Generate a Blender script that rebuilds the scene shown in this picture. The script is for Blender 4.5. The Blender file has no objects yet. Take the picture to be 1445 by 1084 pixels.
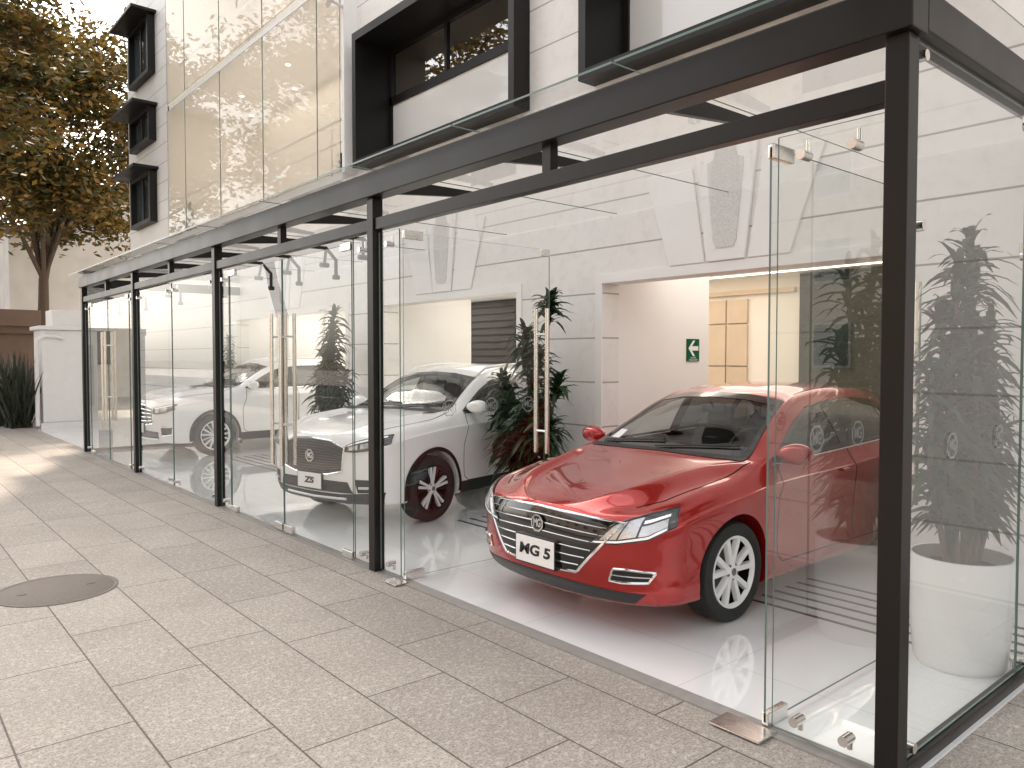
import bpy, bmesh, math, random, time
from mathutils import Vector, Matrix
from mathutils.bvhtree import BVHTree
R = math.radians
C = bpy.context.scene.collection
random.seed(7)
t0 = time.time()
# ------------------------------------------------------------------ materials
def nt_of(name):
    m = bpy.data.materials.new(name); m.use_nodes = True
    nt = m.node_tree; nt.nodes.clear()
    out = nt.nodes.new('ShaderNodeOutputMaterial')
    return m, nt, out
def N(nt, t, **kw):
    n = nt.nodes.new(t)
    for k, v in kw.items(): setattr(n, k, v)
    return n
def L(nt, a, b): nt.links.new(a, b)
def mth(nt, op, a, b=None, c=None):
    n = N(nt, 'ShaderNodeMath', operation=op)
    for i, v in enumerate((a, b, c)):
        if v is None: continue
        if isinstance(v, (int, float)): n.inputs[i].default_value = v
        else: L(nt, v, n.inputs[i])
    return n.outputs[0]
def mix(nt, fac, a, b, blend='MIX'):
    n = N(nt, 'ShaderNodeMix', data_type='RGBA', blend_type=blend)
    if isinstance(fac, (int, float)): n.inputs[0].default_value = fac
    else: L(nt, fac, n.inputs[0])
    for s, v in ((6, a), (7, b)):
        if isinstance(v, tuple): n.inputs[s].default_value = (*v[:3], 1)
        else: L(nt, v, n.inputs[s])
    return n.outputs[2]
def noise(nt, scale, detail=3, rough=.5, vec=None):
    n = N(nt, 'ShaderNodeTexNoise'); n.inputs['Scale'].default_value = scale
    n.inputs['Detail'].default_value = detail; n.inputs['Roughness'].default_value = rough
    if vec is None:
        tc = N(nt, 'ShaderNodeTexCoord'); vec = tc.outputs['Object']
    L(nt, vec, n.inputs['Vector'])
    return n.outputs['Fac']
def ramp(nt, fac, p0, p1, c0=(0,0,0), c1=(1,1,1)):
    n = N(nt, 'ShaderNodeValToRGB'); L(nt, fac, n.inputs[0])
    e = n.color_ramp.elements
    e[0].position = p0; e[1].position = p1; e[0].color = (*c0, 1); e[1].color = (*c1, 1)
    return n.outputs[0]
def bump(nt, h, strength=.3, dist=.01):
    n = N(nt, 'ShaderNodeBump'); n.inputs['Strength'].default_value = strength
    n.inputs['Distance'].default_value = dist; L(nt, h, n.inputs['Height'])
    return n.outputs[0]
def pbr(name, col, rough=.5, metal=0, coat=0, var=.12, scale=6, bmp=0, bscale=60, spec=.5, emis=None, es=0, trans=0):
    m, nt, out = nt_of(name)
    b = N(nt, 'ShaderNodeBsdfPrincipled'); L(nt, b.outputs[0], out.inputs[0])
    f = noise(nt, scale, 2)
    c = mix(nt, f, tuple(max(0, x*(1-var)) for x in col), tuple(min(1, x*(1+var)) for x in col))
    L(nt, c, b.inputs['Base Color'])
    L(nt, mth(nt, 'MULTIPLY_ADD', f, rough*.4, rough*.8), b.inputs['Roughness'])
    b.inputs['Metallic'].default_value = metal
    b.inputs['Coat Weight'].default_value = coat; b.inputs['Coat Roughness'].default_value = .03
    b.inputs['Specular IOR Level'].default_value = spec
    if bmp: L(nt, bump(nt, noise(nt, bscale, 3), bmp, .005), b.inputs['Normal'])
    if emis:
        b.inputs['Emission Color'].default_value = (*emis, 1); b.inputs['Emission Strength'].default_value = es
    if trans:
        t = N(nt, 'ShaderNodeBsdfTranslucent'); L(nt, c, t.inputs[0])
        ms = N(nt, 'ShaderNodeMixShader'); ms.inputs[0].default_value = trans
        L(nt, b.outputs[0], ms.inputs[1]); L(nt, t.outputs[0], ms.inputs[2]); L(nt, ms.outputs[0], out.inputs[0])
    return m
def glassm(name, tint=(.9,.96,.94), f0=.09, haze=0.0, hazecol=(.8,.8,.78), power=4.0):
    m, nt, out = nt_of(name)
    g = N(nt, 'ShaderNodeNewGeometry')
    d = N(nt, 'ShaderNodeVectorMath', operation='DOT_PRODUCT')
    L(nt, g.outputs['Incoming'], d.inputs[0]); L(nt, g.outputs['Normal'], d.inputs[1])
    a = mth(nt, 'ABSOLUTE', d.outputs['Value'])
    i = mth(nt, 'SUBTRACT', 1.0, a)
    p = mth(nt, 'POWER', i, power)
    f = mth(nt, 'MULTIPLY_ADD', p, 1-f0, f0)
    tr = N(nt, 'ShaderNodeBsdfTransparent'); tr.inputs[0].default_value = (*tint, 1)
    gl = N(nt, 'ShaderNodeBsdfGlossy'); gl.inputs['Roughness'].default_value = 0.0
    ms = N(nt, 'ShaderNodeMixShader'); L(nt, f, ms.inputs[0]); L(nt, tr.outputs[0], ms.inputs[1]); L(nt, gl.outputs[0], ms.inputs[2])
    last = ms.outputs[0]
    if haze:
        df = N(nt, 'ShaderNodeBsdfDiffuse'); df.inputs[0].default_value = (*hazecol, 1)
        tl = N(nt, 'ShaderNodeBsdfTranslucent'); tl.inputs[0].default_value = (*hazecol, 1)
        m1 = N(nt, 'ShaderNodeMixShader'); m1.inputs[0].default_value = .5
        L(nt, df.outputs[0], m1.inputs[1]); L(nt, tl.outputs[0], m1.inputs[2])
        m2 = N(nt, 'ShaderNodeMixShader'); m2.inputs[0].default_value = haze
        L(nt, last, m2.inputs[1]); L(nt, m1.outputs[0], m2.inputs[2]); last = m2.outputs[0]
    L(nt, last, out.inputs[0])
    return m
def stone_mat():
    m, nt, out = nt_of('painted stone'); b = N(nt, 'ShaderNodeBsdfPrincipled'); L(nt, b.outputs[0], out.inputs[0])
    tc = N(nt, 'ShaderNodeTexCoord'); sp = N(nt, 'ShaderNodeSeparateXYZ'); L(nt, tc.outputs['Object'], sp.inputs[0])
    z = mth(nt, 'DIVIDE', mth(nt, 'SUBTRACT', sp.outputs[2], .26), .465)
    fr = mth(nt, 'FRACT', z)
    dd = mth(nt, 'ABSOLUTE', mth(nt, 'SUBTRACT', fr, .5))
    g = mth(nt, 'LESS_THAN', dd, .017)
    n1 = noise(nt, 1.6, 5, .6); n2 = noise(nt, 45, 3); n3 = noise(nt, 7, 4, .7)
    c = mix(nt, n1, (.78,.76,.73), (.89,.88,.86))
    c = mix(nt, ramp(nt, n3, .5, .8), c, (.74,.71,.67))
    c = mix(nt, g, c, (.42,.39,.36))
    L(nt, c, b.inputs['Base Color']); b.inputs['Roughness'].default_value = .55
    gg = mth(nt, 'SUBTRACT', mth(nt, 'MULTIPLY', n2, .12), mth(nt, 'MULTIPLY', g, 1.0))
    L(nt, bump(nt, gg, .6, .02), b.inputs['Normal'])
    return m
def paver_mat(name, c1, c2, w, h, mortar, rough, speck=True, mcol=(.10,.085,.07), ms=.006):
    m, nt, out = nt_of(name); b = N(nt, 'ShaderNodeBsdfPrincipled'); L(nt, b.outputs[0], out.inputs[0])
    tc = N(nt, 'ShaderNodeTexCoord'); sp = N(nt, 'ShaderNodeSeparateXYZ'); L(nt, tc.outputs['Object'], sp.inputs[0])
    cb = N(nt, 'ShaderNodeCombineXYZ')
    L(nt, sp.outputs[1], cb.inputs[0]); L(nt, sp.outputs[0], cb.inputs[1])
    br = N(nt, 'ShaderNodeTexBrick'); L(nt, cb.outputs[0], br.inputs['Vector'])
    br.inputs['Scale'].default_value = 1; br.inputs['Brick Width'].default_value = w; br.inputs['Row Height'].default_value = h
    br.inputs['Mortar Size'].default_value = ms; br.inputs['Mortar Smooth'].default_value = .3
    br.offset = mortar; br.squash = 1.6 if speck else 1; br.squash_frequency = 3
    br.inputs['Color1'].default_value = (*c1, 1); br.inputs['Color2'].default_value = (*c2, 1); br.inputs['Mortar'].default_value = (*mcol, 1)
    c = br.outputs['Color']
    if speck:
        s1 = noise(nt, 85, 3, .8); s2 = noise(nt, 32, 4, .7)
        c = mix(nt, ramp(nt, s1, .37, .55), mix(nt, .72, c, (.09,.075,.065)), c)
        c = mix(nt, ramp(nt, s2, .50, .66), c, mix(nt, .45, c, (.78,.73,.66)))
        c = mix(nt, ramp(nt, noise(nt, .9, 5, .65), .35, .66), mix(nt, .30, c, (.15,.12,.10)), c)
        c = mix(nt, ramp(nt, noise(nt, 4.5, 4, .7), .58, .70), c, mix(nt, .28, c, (.14,.12,.10)))
        c = mix(nt, mth(nt, 'MULTIPLY', br.outputs['Fac'], .75), c, mcol)
        L(nt, bump(nt, mth(nt, 'SUBTRACT', mth(nt, 'MULTIPLY', s1, .6), br.outputs['Fac']), .5, .006), b.inputs['Normal'])
        b.inputs['Roughness'].default_value = rough
    else:
        c = mix(nt, noise(nt, .7, 4, .6), c, mix(nt, .06, c, (.6,.6,.58)))
        L(nt, mth(nt, 'MULTIPLY_ADD', noise(nt, 3.0, 3), rough*.7, rough*.6), b.inputs['Roughness'])
        b.inputs['Specular IOR Level'].default_value = 1.0
        b.inputs['Coat Weight'].default_value = .7; b.inputs['Coat Roughness'].default_value = .02
    L(nt, c, b.inputs['Base Color'])
    return m
M = {}
M['stone'] = stone_mat()
M['plaster'] = pbr('white plaster', (.86,.85,.83), .6, var=.04, scale=2, bmp=.1)
M['keystone'] = pbr('stippled granite', (.66,.65,.63), .7, var=.30, scale=60, bmp=.4, bscale=90)
M['black'] = pbr('black painted steel', (.010,.0085,.0078), .33, var=.3, scale=3, spec=.30)
M['blackframe'] = pbr('black window metal', (.010,.0085,.008), .45, var=.3, scale=3, spec=.3)
M['steel'] = pbr('brushed stainless steel', (.78,.76,.73), .25, metal=1, var=.1, scale=30)
M['glass'] = glassm('clear door glass', (.965,.980,.974), .06, power=4.5)
M['glass_leaf'] = glassm('reflective open door glass', (.93,.96,.95), .09, power=3.0)
M['glass_side'] = glassm('side glass with painted reflection', (.94,.965,.96), .07, haze=.08, hazecol=(.90,.91,.90), power=4.2)  # white haze mixed in to paint the bright reflection washing out this glass
M['glass_roof'] = glassm('canopy glass', (.975,.98,.975), .04, power=5)
M['glass_edge'] = pbr('green glass edge', (.12,.18,.16), .15, var=.1)
M['glass_up'] = glassm('upper window glass', (.85,.85,.82), .36, power=3)
M['glass_frost'] = pbr('frosted lower pane', (.80,.80,.78), .12, coat=.6, var=.04, scale=1)
M['glass_curtain'] = glassm('curtain wall glass', (.97,.96,.94), .10, haze=.40, hazecol=(.95,.89,.80), power=5)  # cream haze paints the warm, milky reflections into the panes
M['etch'] = glassm('etched glass', (.72,.72,.71), .05, haze=.35, hazecol=(.55,.55,.55))
M['paver'] = paver_mat('granite paving', (.50,.45,.40), (.40,.36,.32), .95, .47, .5, .6, ms=.005, mcol=(.085,.07,.06))
M['tile'] = paver_mat('white polished tile', (.93,.935,.935), (.91,.92,.92), 1.2, 1.2, 0.0, .04, speck=False, mcol=(.7,.7,.69), ms=.003)
M['asphalt'] = pbr('asphalt', (.06,.06,.06), .85, var=.4, scale=80, bmp=.5)
M['earth'] = pbr('dry ground', (.14,.11,.08), .9, var=.4, scale=6, bmp=.5)
M['kerb'] = pbr('kerb stone', (.35,.33,.30), .8, var=.2, scale=20)
M['line'] = pbr('road paint', (.75,.75,.72), .6)
M['darkline'] = pbr('dark floor grating', (.06,.058,.055), .4)
M['iron'] = pbr('cast iron cover', (.17,.145,.128), .65, metal=.1, var=.3, scale=30, bmp=1, bscale=70)
M['cream'] = pbr('cream interior wall', (.82,.75,.65), .7, var=.05, scale=2)
M['creamup'] = pbr('pale upper room wall', (.86,.82,.75), .7, var=.04, scale=2)
M['wood'] = pbr('warm wood panel', (.62,.48,.34), .45, var=.12, scale=4)
M['darkglass'] = pbr('dark glass wall', (.018,.026,.022), .45, var=.3, spec=.2)
M['louvre'] = pbr('dark louvre', (.03,.025,.022), .5)
M['led'] = pbr('warm led strip', (.9,.8,.6), .5, emis=(1,.82,.58), es=5)
M['down'] = pbr('downlight lens', (.9,.85,.7), .5, emis=(1,.88,.7), es=3)
M['leafg'] = pbr('olive leaf', (.058,.056,.013), .55, var=.5, scale=2.5, trans=.35)
M['leafy'] = pbr('golden leaf', (.18,.108,.020), .55, var=.45, scale=2.5, trans=.35)
M['bark'] = pbr('bark', (.08,.055,.04), .9, var=.5, scale=12, bmp=1, bscale=25)
M['drac'] = pbr('dracaena leaf', (.020,.048,.015), .5, var=.65, scale=9, trans=.12, spec=.3)
M['cane'] = pbr('plant cane', (.14,.10,.065), .8, var=.3, scale=30, bmp=.5)
M['pot'] = pbr('white glazed pot', (.88,.88,.87), .25, coat=.3, var=.03)
M['soil'] = pbr('soil', (.05,.035,.025), .95, var=.5, scale=30, bmp=1)
M['agave'] = pbr('strap leaf', (.025,.032,.014), .5, var=.4, scale=6, trans=.1)
M['white_metal'] = pbr('white painted metal', (.80,.79,.77), .4, var=.05)
M['terra'] = pbr('brown wall render', (.15,.10,.072), .8, var=.25, scale=3, bmp=.3)
M['pale'] = pbr('pale render', (.55,.53,.50), .8, var=.25, scale=1.2, bmp=.2)
M['tan'] = pbr('tan render', (.62,.50,.38), .8, var=.12, scale=1)
M['winblue'] = pbr('far window glass', (.05,.06,.065), .1)
M['green'] = pbr('green sign face', (.0,.10,.045), .4)
M['whitep'] = pbr('white print', (.85,.85,.85), .5)
M['blackp'] = pbr('black print', (.01,.01,.01), .4)
M['grey'] = pbr('grey threshold stone', (.30,.285,.265), .5, var=.2, scale=20)
M['red'] = pbr('red pearl paint', (.40,.012,.009), .26, metal=.55, coat=1, var=.03, scale=1)
M['whitecar'] = pbr('white car paint', (.85,.85,.84), .3, coat=1, var=.01, scale=1)
M['trim'] = pbr('black plastic trim', (.018,.018,.018), .5, var=.2, scale=40)
M['matte'] = pbr('matte black wheel', (.012,.012,.012), .6, spec=.2)
M['gloss'] = pbr('gloss black trim', (.006,.006,.006), .08, coat=.6)
M['under'] = pbr('dark underbody', (.008,.008,.008), .9, spec=.1)
M['chrome'] = pbr('chrome', (.88,.88,.88), .08, metal=1, var=.03)
M['bar'] = pbr('satin dark chrome', (.50,.50,.50), .22, metal=1, var=.05)
M['alloy'] = pbr('alloy wheel silver', (.80,.80,.80), .35, metal=.1, var=.05, coat=.2)
M['rubber'] = pbr('tyre rubber', (.014,.014,.014), .7, var=.3, scale=30, bmp=.3)
M['disc'] = pbr('brake disc', (.25,.24,.23), .35, metal=1)
M['carglass'] = glassm('car window glass', (.70,.74,.73), .07, power=4)
M['privacy'] = glassm('tinted car glass', (.12,.13,.13), .09, power=4)
M['lamp_lens'] = glassm('headlight lens', (.95,.955,.96), .05, power=5)
M['lamp_in'] = pbr('headlight reflector', (.84,.84,.84), .22, metal=.6, var=.35, scale=34)
M['lamp_dark'] = pbr('headlight bezel', (.05,.05,.052), .3, var=.3, coat=.3)
M['drl'] = pbr('daytime running strip', (.9,.9,.9), .3, emis=(1,1,1), es=.4)
M['seat'] = pbr('dark seat fabric', (.03,.028,.027), .7, var=.3, scale=30)
M['plate'] = pbr('white plate', (.88,.88,.88), .4, var=.02)
M['skid'] = pbr('silver skid plate', (.6,.6,.6), .35, metal=.4)
M['redlamp'] = pbr('red tail lamp', (.35,.01,.01), .2, coat=1)

# ------------------------------------------------------------------ builders
def accum(p):
    v = Vector((0,0,0))
    while p is not None: v += Vector(p.location); p = p.parent
    return v
class MB:
    def __init__(s): s.bm = bmesh.new()
    def quad(s, pts, mi=0, sm=False):
        vs = [s.bm.verts.new(p) for p in pts]
        f = s.bm.faces.new(vs); f.material_index = mi; f.smooth = sm; return f
    def box(s, x0, x1, y0, y1, z0, z1, mi=0, bev=0):
        v = [s.bm.verts.new(p) for p in ((x0,y0,z0),(x1,y0,z0),(x1,y1,z0),(x0,y1,z0),(x0,y0,z1),(x1,y0,z1),(x1,y1,z1),(x0,y1,z1))]
        fs = []
        for ix in ((0,3,2,1),(4,5,6,7),(0,1,5,4),(1,2,6,5),(2,3,7,6),(3,0,4,7)):
            f = s.bm.faces.new([v[i] for i in ix]); f.material_index = mi; fs.append(f)
        if bev:
            es = list({e for f in fs for e in f.edges})
            r = bmesh.ops.bevel(s.bm, geom=es, offset=bev, segments=2, affect='EDGES', profile=.6)
            for f in r['faces']: f.material_index = mi
        return s
    def obox(s, mat4, sx, sy, sz, mi=0, bev=0):
        b = bmesh.new(); bmesh.ops.create_cube(b, size=1)
        bmesh.ops.scale(b, vec=(sx,sy,sz), verts=b.verts)
        if bev: bmesh.ops.bevel(b, geom=b.edges[:], offset=bev, segments=3, affect='EDGES', profile=.6)
        bmesh.ops.transform(b, matrix=mat4, verts=b.verts)
        s.merge(b, mi, bev > 0); return s
    def merge(s, b, mi=0, sm=True):
        mp = {v: s.bm.verts.new(v.co) for v in b.verts}
        for f in b.faces:
            nf = s.bm.faces.new([mp[v] for v in f.verts]); nf.material_index = mi; nf.smooth = sm
        b.free()
    def tube(s, pts, r, seg=8, mi=0, cap=True):
        pts = [Vector(p) for p in pts]; n = len(pts)
        rs = r if isinstance(r, (list, tuple)) else [r]*n
        up = None; rings = []
        for i, p in enumerate(pts):
            t = (pts[min(i+1,n-1)] - pts[max(i-1,0)])
            if t.length < 1e-9: t = Vector((0,0,1))
            t.normalize()
            if up is None:
                up = Vector((0,0,1)) if abs(t.z) < .9 else Vector((1,0,0))
            a = t.cross(up)
            if a.length < 1e-6: a = t.cross(Vector((0,1,0)))
            a.normalize(); b = a.cross(t).normalized(); up = b
            rings.append([s.bm.verts.new(p + (a*math.cos(k*2*math.pi/seg) + b*math.sin(k*2*math.pi/seg))*rs[i]) for k in range(seg)])
        for i in range(n-1):
            for k in range(seg):
                f = s.bm.faces.new((rings[i][k], rings[i][(k+1)%seg], rings[i+1][(k+1)%seg], rings[i+1][k])); f.smooth = True; f.material_index = mi
        if cap:
            f = s.bm.faces.new(rings[0][::-1]); f.material_index = mi
            f = s.bm.faces.new(rings[-1]); f.material_index = mi
        return s
    def lathe(s, prof, center, axis='Z', seg=32, mi=0, sm=True, sgn=1):
        cx, cy, cz = center; rings = []
        for (h, r) in prof:
            ring = []
            for k in range(seg):
                a = k*2*math.pi/seg
                if axis == 'Z': p = (cx+r*math.cos(a), cy+r*math.sin(a), cz+h)
                else: p = (cx+r*math.cos(a), cy+h*sgn, cz+r*math.sin(a))
                ring.append(s.bm.verts.new(p))
            rings.append(ring)
        for i in range(len(rings)-1):
            for k in range(seg):
                f = s.bm.faces.new((rings[i][k], rings[i][(k+1)%seg], rings[i+1][(k+1)%seg], rings[i+1][k])); f.smooth = sm; f.material_index = mi
        return s
    def build(s, name, mats, parent=None, recalc=True):
        if recalc: bmesh.ops.recalc_face_normals(s.bm, faces=s.bm.faces)
        for e in s.bm.edges:
            if len(e.link_faces) == 2 and e.calc_face_angle(0) > R(38): e.smooth = False
        off = accum(parent)
        if off.length > 0: bmesh.ops.translate(s.bm, vec=-off, verts=s.bm.verts)
        me = bpy.data.meshes.new(name); s.bm.to_mesh(me); s.bm.free()
        for m in (mats if isinstance(mats, (list, tuple)) else [mats]): me.materials.append(m)
        o = bpy.data.objects.new(name, me); C.objects.link(o)
        if parent: o.parent = parent
        return o
def tag(o, label=None, cat=None, group=None, kind=None):
    if label: o['label'] = label
    if cat: o['category'] = cat
    if group: o['group'] = group
    if kind: o['kind'] = kind
    return o
def empty(name, loc, label=None, cat=None, group=None):
    o = bpy.data.objects.new(name, None); C.objects.link(o); o.location = loc; o.empty_display_size = .1
    return tag(o, label, cat, group)
def text_part(name, s, size, mat4, mat, parent, ext=.001, shear=0, bold=0, spacing=1):
    cu = bpy.data.curves.new('t', 'FONT'); cu.body = s; cu.size = size; cu.extrude = ext; cu.shear = shear; cu.offset = bold
    cu.align_x = 'CENTER'; cu.align_y = 'CENTER'; cu.space_character = spacing
    ob = bpy.data.objects.new('t', cu); C.objects.link(ob)
    dg = bpy.context.evaluated_depsgraph_get(); dg.update()
    me = bpy.data.meshes.new_from_object(ob.evaluated_get(dg))
    bpy.data.objects.remove(ob); bpy.data.curves.remove(cu)
    off = accum(parent)
    me.transform(Matrix.Translation(-off) @ mat4)
    me.materials.clear(); me.materials.append(mat); me.name = name
    o = bpy.data.objects.new(name, me); C.objects.link(o); o.parent = parent
    return o
def face_mx(loc):
    return Matrix(((0,0,-1,loc[0]),(-1,0,0,loc[1]),(0,1,0,loc[2]),(0,0,0,1)))
def face_my(loc):
    return Matrix(((1,0,0,loc[0]),(0,0,-1,loc[1]),(0,1,0,loc[2]),(0,0,0,1)))
def emblem(name, mat4, r, mat, parent, backmat=None):
    mb = MB()
    def ring(r0, r1, z0, z1, mi=0):
        for k in range(8):
            a0 = (k+.5)*math.pi/4; a1 = (k+1.5)*math.pi/4
            p = [Vector((rr*math.cos(a), rr*math.sin(a), zz)) for (rr, a, zz) in ((r0,a0,z1),(r1,a0,z1),(r1,a1,z1),(r0,a1,z1))]
            q = [Vector((rr*math.cos(a), rr*math.sin(a), zz)) for (rr, a, zz) in ((r0,a0,z0),(r1,a0,z0),(r1,a1,z0),(r0,a1,z0))]
            mb.quad([mat4 @ v for v in p], mi)
            if backmat:
                mb.quad([mat4 @ v for v in (p[1],q[1],q[2],p[2])], mi)
                mb.quad([mat4 @ v for v in (p[0],p[3],q[3],q[0])], mi)
    ring(r*.84, r, 0, .004 if backmat else .0015)
    if backmat: ring(.0001, r*.86, -.002, .0005, 1)
    o = mb.build(name, [mat, backmat or mat], parent, recalc=False)
    text_part('monogram', 'MG', r*.98, mat4 @ Matrix.Translation((0,0,.002)) @ Matrix.Diagonal((.85,1.25,1,1)), mat, o, .0015 if backmat else 0, 0, r*.02, .92)
    return o
def pane(name, p0, p1, z0, z1, mat, parent, t=.010):
    mb = MB(); a = Vector((*p0,0)); b = Vector((*p1,0)); d = (b-a).normalized(); n = Vector((-d.y,d.x,0))*t/2
    Z0 = Vector((0,0,z0)); Z1 = Vector((0,0,z1))
    mb.quad([a+Z0, b+Z0, b+Z1, a+Z1], 0)
    for (u, v) in ((a+Z0,b+Z0),(b+Z0,b+Z1),(b+Z1,a+Z1),(a+Z1,a+Z0)):
        mb.quad([u-n, v-n, v+n, u+n], 1)
    return mb.build(name, [mat, M['glass_edge']], parent, recalc=False)
def mesh_py(name, verts, faces, mats, parent=None, mis=None, smooth=False):
    off = accum(parent)
    if off.length > 0: verts = [(v[0]-off.x, v[1]-off.y, v[2]-off.z) for v in verts]
    me = bpy.data.meshes.new(name); me.from_pydata(verts, [], faces)
    for m in mats: me.materials.append(m)
    if mis: me.polygons.foreach_set('material_index', mis)
    if smooth: me.polygons.foreach_set('use_smooth', [True]*len(faces))
    me.update()
    o = bpy.data.objects.new(name, me); C.objects.link(o)
    if parent: o.parent = parent
    return o

# ------------------------------------------------------------------ camera, light
F = 1085.0
cam = bpy.data.cameras.new('camera'); co = bpy.data.objects.new('camera', cam); C.objects.link(co)
cam.sensor_width = 36; cam.lens = F/1445*36; cam.clip_end = 1500; cam.clip_start = .05
co.location = (0,0,1.68)
co.rotation_euler = (R(90-1.95), 0, R(-40.36))
bpy.context.scene.camera = co
w = bpy.data.worlds.new('World'); bpy.context.scene.world = w; w.use_nodes = True
wn = w.node_tree; bg = wn.nodes['Background']
sky = wn.nodes.new('ShaderNodeTexSky'); sky.sky_type = 'NISHITA'; sky.sun_disc = False
SUN = Vector((.35,.94,0)).normalized(); EL = 44
sky.sun_elevation = R(EL); sky.sun_rotation = math.atan2(SUN.x, SUN.y)
sky.dust_density = 3; sky.air_density = 1.0
hs = wn.nodes.new('ShaderNodeHueSaturation'); hs.inputs['Saturation'].default_value = .30
mx = wn.nodes.new('ShaderNodeMix'); mx.data_type = 'RGBA'; mx.blend_type = 'MULTIPLY'; mx.inputs[0].default_value = 1
mx.inputs[7].default_value = (1.055,1.0,.93,1)
wn.links.new(sky.outputs[0], hs.inputs['Color']); wn.links.new(hs.outputs[0], mx.inputs[6]); wn.links.new(mx.outputs[2], bg.inputs[0])
bg.inputs[1].default_value = .53
sl = bpy.data.lights.new('sun', 'SUN'); sl.energy = 4.4; sl.angle = R(1.5); sl.color = (1,.84,.66)
so = bpy.data.objects.new('sun', sl); C.objects.link(so)
dv = Vector((-SUN.x*math.cos(R(EL)), -SUN.y*math.cos(R(EL)), -math.sin(R(EL))))
so.rotation_euler = dv.to_track_quat('-Z','Y').to_euler(); so.location = (10,30,30)
bpy.context.scene.view_settings.view_transform = 'Standard'

# ------------------------------------------------------------------ ground
mb = MB(); mb.quad([(-500,-500,-.2),(500,-500,-.2),(500,500,-.2),(-500,500,-.2)]); tag(mb.build('ground', M['earth']), 'wide dry ground around the street', 'ground', kind='structure')
mb = MB(); mb.box(-15.9,-4.2,-80,160,-.195,-.12); tag(mb.build('road', M['asphalt']), 'asphalt road beyond the kerb', 'road', kind='structure')
mb = MB()
for i in range(30): mb.box(-10.1,-9.95,-60+i*7,-57+i*7,-.118,-.112)
tag(mb.build('road_marking', M['line']), 'broken white lane line', 'road marking', kind='structure')
mb = MB(); mb.box(-4.18,-4.0,-80,160,-.19,.004,bev=.01); mb.box(-16.1,-15.92,-80,160,-.19,.004,bev=.01); tag(mb.build('kerb', M['kerb']), 'pale stone kerb', 'kerb', kind='structure')
mb = MB(); mb.quad([(-3.998,-60,0),(30,-60,0),(30,90,0),(-3.998,90,0)]); mb.quad([(-40,-60,0),(-16.12,-60,0),(-16.12,120,0),(-40,120,0)])
tag(mb.build('pavement', M['paver']), 'beige granite slab pavement', 'pavement', kind='structure')
mb = MB(); mb.box(3.14,12,1.25,23.3,-.05,.006); tag(mb.build('floor', M['tile']), 'white polished tile floor of the showroom', 'floor', kind='structure')
mb = MB(); mb.box(3.04,3.138,1.25,15.42,-.05,.009); tag(mb.build('threshold', M['grey']), 'grey strip where pavement meets white floor', 'threshold', kind='structure')
for (a, b) in ((1.4,2.95),(4.55,6.35),(8.6,12.9)):
    mb = MB()
    for k in range(6): mb.box(4.66+k*.155,4.69+k*.155,a,b,.007,.0105)
    tag(mb.build('floor_grating', M['darkline']), {1.4:'dark parallel slots in the white floor right of the red car',4.55:'dark parallel slots in the white floor between the red and the small white car',8.6:'dark parallel slots in the white floor between the two white cars'}[a], 'floor grating')
mb = MB(); mb.lathe([(0.001,.40),(.005,.40),(.005,.378),(.002,.374),(.002,.366),(.005,.362),(.005,.001)], (1.06,6.34,0), seg=64)
for (dx, dy) in ((.22,0),(-.22,0)): mb.box(1.06+dx-.03,1.06+dx+.03,6.34+dy-.012,6.34+dy+.012,.0055,.009)
tag(mb.build('manhole_cover', M['iron']), 'round brownish manhole cover set in the granite pavement', 'manhole cover')
V_, F_, mi = [], [], []
for i in range(60):
    x = random.uniform(.6,3.0); y = random.uniform(9,24)
    a = random.uniform(0,6.28); s = random.uniform(.012,.022); ca, sa = math.cos(a)*s, math.sin(a)*s; n = len(V_)
    V_ += [(x-ca,y-sa,.003),(x-sa*.45,y+ca*.45,.006),(x+ca,y+sa,.004),(x+sa*.45,y-ca*.45,.007)]; F_.append((n,n+1,n+2,n+3)); mi.append(0)
tag(mesh_py('fallen_leaves', V_, F_, [M['leafy']], None, mi), 'small dry leaves scattered on the granite pavement', 'leaves', kind='stuff')

# ------------------------------------------------------------------ showroom building
B = empty('showroom_building', (5.9,10,0), 'white stone building with black framed upper windows above the glass canopy', 'building')
mb = MB(); x0, x1 = 5.9, 6.15
for (a, b) in ((-3,2.5),(5.49,6.85),(9.85,11.0),(15.6,23.5)): mb.box(x0,x1,a,b,0,2.45)
mb.box(x0,x1,-3,23.5,2.45,4.5)
for (a, b) in ((-3,1.9),(5.62,6.63),(10.32,10.66),(19.2,23.5)): mb.box(x0,x1,a,b,4.5,6.45)
mb.box(x0,x1,-3,10.66,6.45,16); mb.box(x0,x1,19.2,23.5,6.45,16)
mb.box(x1,20,23.3,23.5,0,16); mb.box(x1,20,-3,-2.8,0,16); mb.box(19.8,20,-2.8,23.3,0,16)
mb.build('wall', M['stone'], B)
mb = MB(); mb.box(5.8,20.1,-3.1,23.6,16.0,16.2); mb.build('roof', M['plaster'], B)
mb = MB(); mb.box(5.86,5.9,-3,10.6,4.30,4.42,bev=.01); mb.build('string_course', M['plaster'], B)
for (a, b) in ((2.5,5.49),(6.85,9.85),(11.0,15.6)):
    mb = MB(); mb.box(5.885,5.9,b,b+.09,0,2.54); mb.box(5.885,5.9,a-.09,a,0,2.54); mb.box(5.885,5.9,a,b,2.45,2.54)
    mb.build('opening_trim', M['plaster'], B)
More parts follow.
